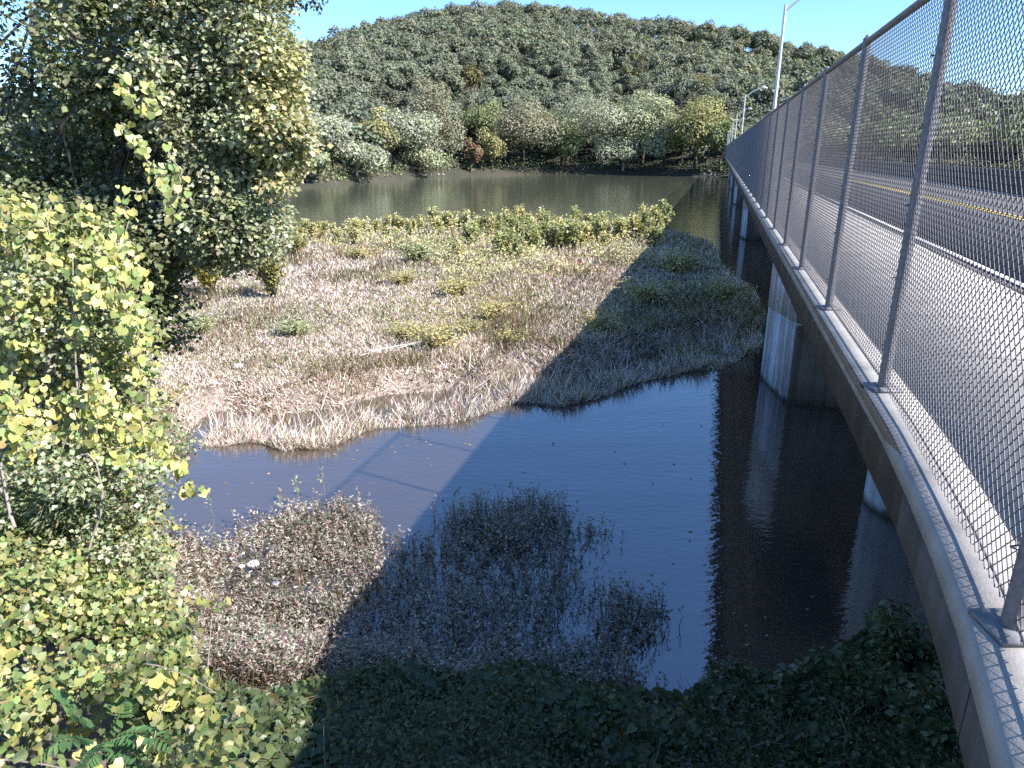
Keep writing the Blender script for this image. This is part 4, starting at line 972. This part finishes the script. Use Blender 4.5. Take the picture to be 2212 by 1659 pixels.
A = [strand_px(p, d) for p, d in [
    ([(200, 535), (235, 570), (265, 625), (300, 670), (330, 682)], 10.2), ([(185, 560), (190, 600), (215, 640), (160, 655)], 10.2), ([(172, 600), (205, 640), (240, 640), (265, 660)], 10.1), ([(290, 690), (296, 735), (300, 775), (306, 800)], 10.1), ([(235, 610), (255, 650), (290, 690)], 10.0),
    ([(200, 780), (195, 845), (205, 905), (260, 930)], 9.9), ([(305, 905), (330, 930), (350, 960), (365, 990)], 9.8), ([(160, 690), (155, 730), (185, 720)], 10.2), ([(320, 850), (300, 900), (330, 960), (345, 1000)], 9.7), ([(370, 960), (395, 1000), (385, 1040), (400, 1055), (440, 1045)], 9.6), ([(230, 960), (300, 990), (340, 1020)], 9.6),
    ([(265, 160), (285, 200), (300, 235)], 12.2), ([(325, 175), (335, 215), (345, 228)], 12.2), ([(255, 270), (285, 290), (300, 320), (318, 330)], 12.0), ([(300, 330), (330, 350), (345, 390), (360, 400)], 12.0), ([(360, 320), (385, 360), (395, 395), (370, 440), (380, 470)], 12.0), ([(40, 520), (55, 560), (50, 640), (60, 700)], 10.5), ([(30, 640), (25, 700), (35, 745)], 10.4), ([(100, 470), (110, 530), (130, 590)], 10.8), ([(230, 500), (250, 530), (245, 570)], 10.6)]]
for k in range(34):
    u0 = rng.uniform(-20, 300); v0 = rng.uniform(380, 620) if u0 > 150 else rng.uniform(400, 740)
    A.append(strand_px([(u0 + rng.normal() * 18 * j, v0 + j * rng.uniform(45, 75)) for j in range(4)], rng.uniform(10.6, 12.6), 0.06))
for k in range(16):
    u0 = rng.uniform(-20, 300); v0 = rng.uniform(780, 950)
    A.append(strand_px([(u0 + rng.normal() * 18 * j, v0 + j * rng.uniform(35, 60)) for j in range(4)], rng.uniform(9.4, 10.4), 0.06))
fillA = px_volume([(-40, 420), (180, 480), (330, 700), (330, 800), (380, 950), (330, 1010), (200, 1030), (-40, 1020)], 130, 10.4, 13.0)
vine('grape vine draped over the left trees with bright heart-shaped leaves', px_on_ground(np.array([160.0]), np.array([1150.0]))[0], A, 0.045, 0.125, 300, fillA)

# vine mound on the lower left bank
PLM = np.array([(-80, 930), (150, 960), (250, 940), (330, 960), (350, 1010), (335, 1090), (350, 1170), (330, 1240), (400, 1330), (390, 1430), (430, 1500), (500, 1660), (480, 1760), (-80, 1760)], float)
def bank_points(n, x0, x1, y0, y1, hmin, hmax, poly):
    P = np.stack([rng.uniform(x0, x1, n), rng.uniform(y0, y1, n), np.zeros(n)], -1)
    P[:, 2] = ground_z(P[:, 0], P[:, 1]) + rng.uniform(hmin, hmax, n)
    P = P[P[:, 2] > 0.02]
    u, v = to_px(P)
    return P[inside_poly(np.stack([u, v], -1), poly)]
mound = bank_points(16000, -11, -1.0, 3.5, 14, 0.1, 1.7, PLM)
mound = mound[np.abs(fbm(mound[:, 0], mound[:, 1], 1.5, 91) * 1.9 + 0.05 - (mound[:, 2] - ground_z(mound[:, 0], mound[:, 1]))) < 0.45]
fu, fv = to_px(mound); mound = mound[~(inside_poly(np.stack([fu, fv], -1), np.array([(60, 1450), (280, 1480), (400, 1560), (400, 1720), (40, 1720)], float)) & (mound[:, 1] < 5.9))]
strB = []
for p in mound[rng.choice(len(mound), min(80, len(mound)), False)]:
    dr = np.array([rng.normal() * 0.5 + 0.3, -0.4 + rng.normal() * 0.4, 0.0]); pts = [p + dr * f + np.array([0, 0, -0.35 * f * f + 0.1 * f]) for f in np.linspace(0, 0.9, 6)]
    strB.append(pts)
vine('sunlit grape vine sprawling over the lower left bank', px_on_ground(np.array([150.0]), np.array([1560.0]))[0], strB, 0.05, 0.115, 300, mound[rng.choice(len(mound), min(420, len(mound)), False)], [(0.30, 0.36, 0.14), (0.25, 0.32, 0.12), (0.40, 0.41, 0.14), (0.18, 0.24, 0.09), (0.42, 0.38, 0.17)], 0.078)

# small-leaved tangle between the vines
tb = px_on_ground(np.array([60.0]), np.array([1300.0]))[0]
t = thing('climbing_shrub', tb, 'tall tangle of small sage-green leaves behind the vines on the left edge', 'shrub')
ct = np.concatenate([px_volume([(-60, 430), (190, 500), (330, 720), (345, 800), (400, 960), (330, 1080), (340, 1200), (300, 1300), (-60, 1350)], 150, 10.2, 12.2), px_volume([(-60, 950), (200, 960), (330, 1000), (345, 1250), (390, 1400), (-60, 1500)], 70, 8.6, 10.0)])
mb = MB(); clumps(mb, ct - tb, rng.uniform(0.25, 0.45, len(ct)), 95, T_QUAD, 0.075, [(0.25, 0.29, 0.16), (0.33, 0.35, 0.22), (0.18, 0.22, 0.11), (0.36, 0.33, 0.24), (0.12, 0.15, 0.07)], None, 0.22, 0.3); tag(mb.build('foliage', M_LEAF, t), kind='stuff')
mb = MB(); limbs(mb, (0, 0, -0.3), at(120, 650, 11.3) - tb, ct[rng.choice(len(ct), 24, False)] - tb, 0.06, 0.02, 6); mb.build('stems', M_PALEBARK, t)

# willow bush with narrow leaves on the left
wb = px_on_ground(np.array([120.0]), np.array([1130.0]))[0]
t = thing('willow_bush', wb, 'pale narrow-leaved willow bush among the vines at the left', 'shrub')
cw = px_volume([(30, 1000), (110, 985), (180, 1010), (200, 1100), (150, 1150), (60, 1150), (20, 1080)], 34, 9.2, 10.2)
mb = MB(); clumps(mb, cw - wb, 0.3, 75, T_LANCE, 0.15, [(0.20, 0.235, 0.12), (0.26, 0.28, 0.15), (0.15, 0.19, 0.085)], None, 0.15, 0.1); mb.build('foliage', M_LEAF, t)
mb = MB(); twigs(mb, np.zeros((14, 3)), cw[:14] - wb, 0.008); mb.build('stems', M_BARK, t)
# bare stems
def bare_stem(name, pts, r, mat, label, cat):
    p = np.array([at(*q) for q in pts]); b0 = p[-1]
    k = np.linspace(0, len(p) - 1, len(p) * 4); i = np.minimum(k.astype(int), len(p) - 2); f = (k - i)[:, None]; f = f * f * (3 - 2 * f) * 0.3 + f * 0.7
    s_ = p[i] * (1 - f) + p[i + 1] * f
    mb = MB(); tube(mb, s_ - b0, np.linspace(r * 0.7, r, len(s_)), 8, cap=True); o = mb.build(name, mat, None, True); o.location = b0
    return tag(o, label, cat)
bare_stem('vine_stem', [(172, 985, 8.9), (190, 980, 8.85), (208, 1000, 8.8), (222, 1060, 8.8), (218, 1110, 8.75), (200, 1160, 8.7), (188, 1205, 8.6)], 0.016, M_PALEBARK, 'pale bare vine stem curving like a bow on the left', 'vine stem')
bare_stem('dead_sapling', [(82, 1270, 8.2), (88, 1330, 8.1), (95, 1400, 8.0), (98, 1470, 7.9), (101, 1530, 7.8)], 0.028, M_PALEBARK, 'straight grey leafless sapling rising out of the lower left vines', 'sapling')
bare_stem('dead_sapling', [(2, 1000, 8.8), (12, 1060, 8.7), (22, 1110, 8.6), (32, 1140, 8.5)], 0.025, M_PALEBARK, 'thin grey leafless sapling at the very left edge', 'sapling')
bare_stem('vine_stem', [(157, 560, 10.2), (160, 690, 10.1), (165, 820, 10.0), (180, 930, 9.8), (172, 1010, 9.6)], 0.014, M_PALEBARK, 'long thin hanging vine stem on the left', 'vine stem')
bare_stem('twig', [(458, 1330, 7.4), (452, 1400, 7.3), (447, 1470, 7.2), (455, 1510, 7.1)], 0.008, M_DRIFT, 'thin pale dead twig standing in the lower left weeds', 'twig')
bare_stem('twig', [(350, 1300, 8), (400, 1360, 7.8), (440, 1410, 7.6)], 0.006, M_PALEBARK, 'dry leaning twig between vine and marsh plants', 'twig')

# young plant with feathery compound leaves, bottom left
fb = px_on_ground(np.array([240.0]), np.array([1690.0]))[0]
fern = thing('compound_leaf_sapling', fb, 'young sapling with long feathery compound leaves at the bottom left', 'sapling')
crown_pt = at(225, 1590, 5.2) - fb
mb = MB(); tube(mb, [(0, 0, -0.3), crown_pt * 0.5 + np.array([0.03, 0, 0]), crown_pt], [0.02, 0.016, 0.01], 6, (0.15, 0.2, 0.08)); mb.build('stem', M_LEAF, fern)
lm = []
for k in range(4):
    q = MB(); q.add(np.array([[0, 0, 0], [0.17, 0.3, 0.02], [0.12, 0.7, 0.0], [0, 1, -0.06], [-0.12, 0.7, 0], [-0.17, 0.3, 0.02]]), np.array([[0, 1, 2, 3], [0, 3, 4, 5]]), np.array([(0.10, 0.20, 0.075), (0.12, 0.225, 0.085), (0.085, 0.18, 0.07), (0.14, 0.235, 0.09)][k])); lm.append(q.mesh('leaflet', M_LEAF))
for (pts, npair) in [([(210, 1570, 5.2), (175, 1560, 5.1), (140, 1520, 5.05), (110, 1485, 5.0)], 15), ([(235, 1600, 5.2), (285, 1590, 5.05), (330, 1595, 4.95), (370, 1610, 4.9)], 14), ([(205, 1600, 5.2), (165, 1605, 5.05), (125, 1610, 4.95), (95, 1632, 4.9)], 12), ([(240, 1610, 5.2), (270, 1630, 5.0), (300, 1645, 4.9), (330, 1672, 4.8)], 11), ([(225, 1600, 5.1), (215, 1630, 4.9), (190, 1660, 4.8), (160, 1690, 4.7)], 11), ([(235, 1585, 5.25), (258, 1560, 5.3), (262, 1535, 5.35), (272, 1510, 5.4)], 10)]:
    p = np.array([at(*q) for q in pts]) - fb; k = np.linspace(0, len(p) - 1, 12); i = np.minimum(k.astype(int), len(p) - 2); f = (k - i)[:, None]; s_ = p[i] * (1 - f) + p[i + 1] * f
    s_[:, 2] += np.sin(np.linspace(0, math.pi, 12)) * 0.05
    mb = MB(); tube(mb, s_, np.linspace(0.006, 0.002, 12), 5, (0.2, 0.2, 0.08)); fr = mb.build('frond', M_LEAF, fern)
    for j in range(npair):
        a = 0.1 + 0.88 * j / (npair - 1); x = a * 11; i0 = min(int(x), 10); pt = s_[i0] + (s_[i0 + 1] - s_[i0]) * (x - i0); tg = unit(s_[i0 + 1] - s_[i0])
        side = unit(np.cross(tg, np.array([0, 0, 1.0])))
        for sg in (-1, 1):
            d = unit(side * sg + tg * 0.35 + np.array([0, 0, -0.15]) + rng.normal(size=3) * 0.06); n_ = unit(np.array([0, 0, 1.0]) + rng.normal(size=3) * 0.12); b_ = unit(np.cross(d, n_)); n_ = np.cross(b_, d)
            ln = 0.13 * (0.6 + 0.55 * math.sin(math.pi * (0.15 + 0.8 * a))) * rng.uniform(0.9, 1.1)
            o = link('leaflet', lm[rng.integers(4)], fr); o.matrix_local = Matrix(((b_[0], d[0], n_[0], pt[0]), (b_[1], d[1], n_[1], pt[1]), (b_[2], d[2], n_[2], pt[2]), (0, 0, 0, 1))) @ Matrix.Scale(ln, 4)

# ------------------------------------------------------------------ ground cover on the near bank
CARP = np.array([(330, 1330), (430, 1440), (560, 1500), (650, 1470), (720, 1450), (880, 1430), (1000, 1450), (1150, 1425), (1300, 1480), (1480, 1500), (1560, 1440), (1700, 1460), (1800, 1410), (1900, 1340), (2000, 1380), (2050, 1500), (2120, 1800), (200, 1800), (300, 1600)], float)
P = bank_points(230000, -5, 7, 4.0, 11.5, 0.02, 0.75, CARP)
u, v = to_px(P)
hgt_ = P[:, 2] - ground_z(P[:, 0], P[:, 1]); target = 0.10 + 0.62 * fbm(P[:, 0], P[:, 1], 1.0, 55)
P = P[np.abs(hgt_ - target) < 0.16]; n = len(P); print('carpet', n)
N = unit(np.array([0.1, -0.25, 0.95]) + 0.45 * rng.normal(size=(n, 3))); D = unit(np.stack([rng.normal(size=n), -0.5 + rng.normal(size=n), -0.35 + 0.2 * rng.normal(size=n)], -1))
big = fbm(P[:, 0], P[:, 1], 1.4, 66) > 0.5
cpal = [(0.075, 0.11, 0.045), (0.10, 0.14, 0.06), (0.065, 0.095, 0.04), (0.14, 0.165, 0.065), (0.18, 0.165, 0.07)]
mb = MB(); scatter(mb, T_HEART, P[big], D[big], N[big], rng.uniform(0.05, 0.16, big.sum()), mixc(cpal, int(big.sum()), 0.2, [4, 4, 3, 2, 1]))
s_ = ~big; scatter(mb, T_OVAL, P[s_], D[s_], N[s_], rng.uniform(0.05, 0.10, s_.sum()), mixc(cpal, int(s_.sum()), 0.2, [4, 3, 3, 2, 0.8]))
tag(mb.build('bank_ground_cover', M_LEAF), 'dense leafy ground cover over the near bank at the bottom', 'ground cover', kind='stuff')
Pg = P[rng.choice(len(P), 2600, False)]; n = len(Pg); h = rng.uniform(0.2, 0.55, n)
D = unit(np.stack([rng.normal(size=n) * 0.6, rng.normal(size=n) * 0.6, np.ones(n)], -1)); N = unit(np.stack([rng.normal(size=n), -np.ones(n), 0.3 + 0 * h], -1))
mb = MB(); scatter(mb, T_BLADE, Pg, D, N, h, mixc([(0.30, 0.25, 0.18), (0.12, 0.15, 0.06), (0.20, 0.14, 0.10)], n), wide=0.007 / h)
tag(mb.build('bank_dead_stems', M_STRAW), 'thin dead stems and grass sticking out of the bank ground cover', 'stems', kind='stuff')
# leafy shrubs by the bridge
for (u, v, dep, hh, rr, lab) in [(1930, 1500, None, 1.5, 0.8, 'dark leafy shrub standing against the near end of the bridge'), (1850, 1560, None, 1.0, 0.9, 'low dark shrub left of the one against the bridge'), (1990, 1650, None, 1.0, 0.8, 'dark shrub at the bottom right beneath the bridge edge'), (1720, 1560, None, 0.8, 0.7, 'small dark shrub on the bank edge left of the bridge shrubs'), (1560, 1530, None, 0.7, 0.6, 'small dark shrub at the right end of the blue water')]:
    ms = shrub_meshes(hh, rr, 1100, 0.11, [(0.10, 0.14, 0.06), (0.13, 0.17, 0.08), (0.085, 0.115, 0.05), (0.17, 0.17, 0.07)], 13, T_OVAL, 0.2)
    put_shrub('shrub', ms, u, v, lab)

# ------------------------------------------------------------------ drift and debris
def stick(name, pts, r, mat, label, z=0.02):
    p = np.array([list(ground_at(float(a), float(b_), 0.0)) for a, b_ in pts]); p[:, 2] = z + np.maximum(ground_z(p[:, 0], p[:, 1]), 0) + np.linspace(0, 0.06, len(p))
    mb = MB(); tube(mb, p - p[0], np.linspace(r, r * 0.5, len(p)), 6); o = mb.build(name, mat); o.location = p[0]; return tag(o, label, 'stick' if name == 'stick' else 'log')
o = stick('stick', [(1163, 874), (1172, 880), (1183, 887)], 0.03, M_BARK, 'dark forked stick floating in the blue water')
mb = MB(); a = ground_at(1166.0, 878.0, 0.0); b_ = ground_at(1182.0, 872.0, 0.0); tube(mb, [a - np.array(o.location), b_ - np.array(o.location) + np.array([0, 0, 0.06])], [0.028, 0.016], 6); mb.build('fork', M_BARK, o)
for k, (pts, lab) in enumerate([([(800, 812), (850, 800), (925, 786)], 'long pale driftwood pole lying on the island'), ([(812, 806), (870, 797), (905, 795)], 'pale driftwood stick beside the long pole'), ([(860, 804), (900, 790), (930, 780)], 'thin pale driftwood at the right of the pile'), ([(780, 822), (830, 806), (862, 803)], 'pale driftwood at the left of the pile')]):
    stick('driftwood', pts, 0.022, M_DRIFT, lab, 0.32)
stick('driftwood', [(915, 778), (950, 780), (968, 785)], 0.10, M_BARK, 'dark log at the foot of the golden bush', 0.12)
stick('driftwood', [(520, 1330), (560, 1340), (600, 1350)], 0.018, M_DRIFT, 'pale thin stick lying on the marsh plants', 0.4)
stick('driftwood', [(1010, 1450), (1025, 1430), (1040, 1412)], 0.018, M_DRIFT, 'pale stick leaning in the shaded marsh', 0.35)
def rock(u, v, r, mat, name, label, z=0.0, flat=0.6):
    p = ground_at(float(u), float(v), 0.0); p[2] = max(float(ground_z(p[0], p[1])), 0.0) + z
    mb = MB(); th = np.linspace(0, math.pi, 7); ph = np.linspace(0, 2 * math.pi, 11)[:-1]; V = []
    for a in th:
        for b_ in ph: V.append(np.array([math.sin(a) * math.cos(b_), math.sin(a) * math.sin(b_), math.cos(a) * flat]) * r * rng.uniform(0.85, 1.12))
    F = [(i * 10 + j, i * 10 + (j + 1) % 10, (i + 1) * 10 + (j + 1) % 10, (i + 1) * 10 + j) for i in range(6) for j in range(10)]
    mb.add(np.array(V), np.array(F)); o = mb.build(name, mat, None, True); o.location = p; return tag(o, label, name)
rock(520, 832, 0.2, M_STONE, 'rock', 'pale rounded rock in the flattened grass on the island', 0.1)
M_FOAM = plain_mat('foam_litter', (0.75, 0.72, 0.70), 0.6)
rock(552, 1258, 0.13, M_FOAM, 'litter', 'white scrap of litter among the sunlit marsh plants', 0.42, 0.3); rock(528, 1263, 0.06, M_FOAM, 'litter', 'small white scrap beside the larger one in the marsh', 0.42, 0.4); rock(600, 1300, 0.07, M_FOAM, 'litter', 'pale scrap below the white litter in the marsh', 0.4, 0.4)
# floating leaves
mb = MB(); q = np.concatenate([sample_poly(np.array([(360, 1040), (900, 930), (1000, 980), (800, 1090), (560, 1090), (350, 1130)], float), 26), sample_poly(np.array([(1000, 900), (1540, 800), (1480, 1440), (1250, 1400), (1260, 1150), (1000, 1080)], float), 30), sample_poly(np.array([(1500, 1300), (1900, 1250), (1800, 1400), (1550, 1440)], float), 10)])
P = ground_at(q[:, 0], q[:, 1], 0.012); n = len(P)
scatter(mb, T_OVAL, P, unit(np.stack([rng.normal(size=n), rng.normal(size=n), 0 * q[:, 0]], -1)), np.repeat([[0, 0, 1.0]], n, 0), rng.uniform(0.05, 0.10, n), mixc([(0.45, 0.38, 0.25), (0.35, 0.28, 0.12)], n), wide=1.5)
tag(mb.build('floating_leaves', M_LEAF), 'fallen leaves drifting on the calm water', 'leaves', kind='stuff')
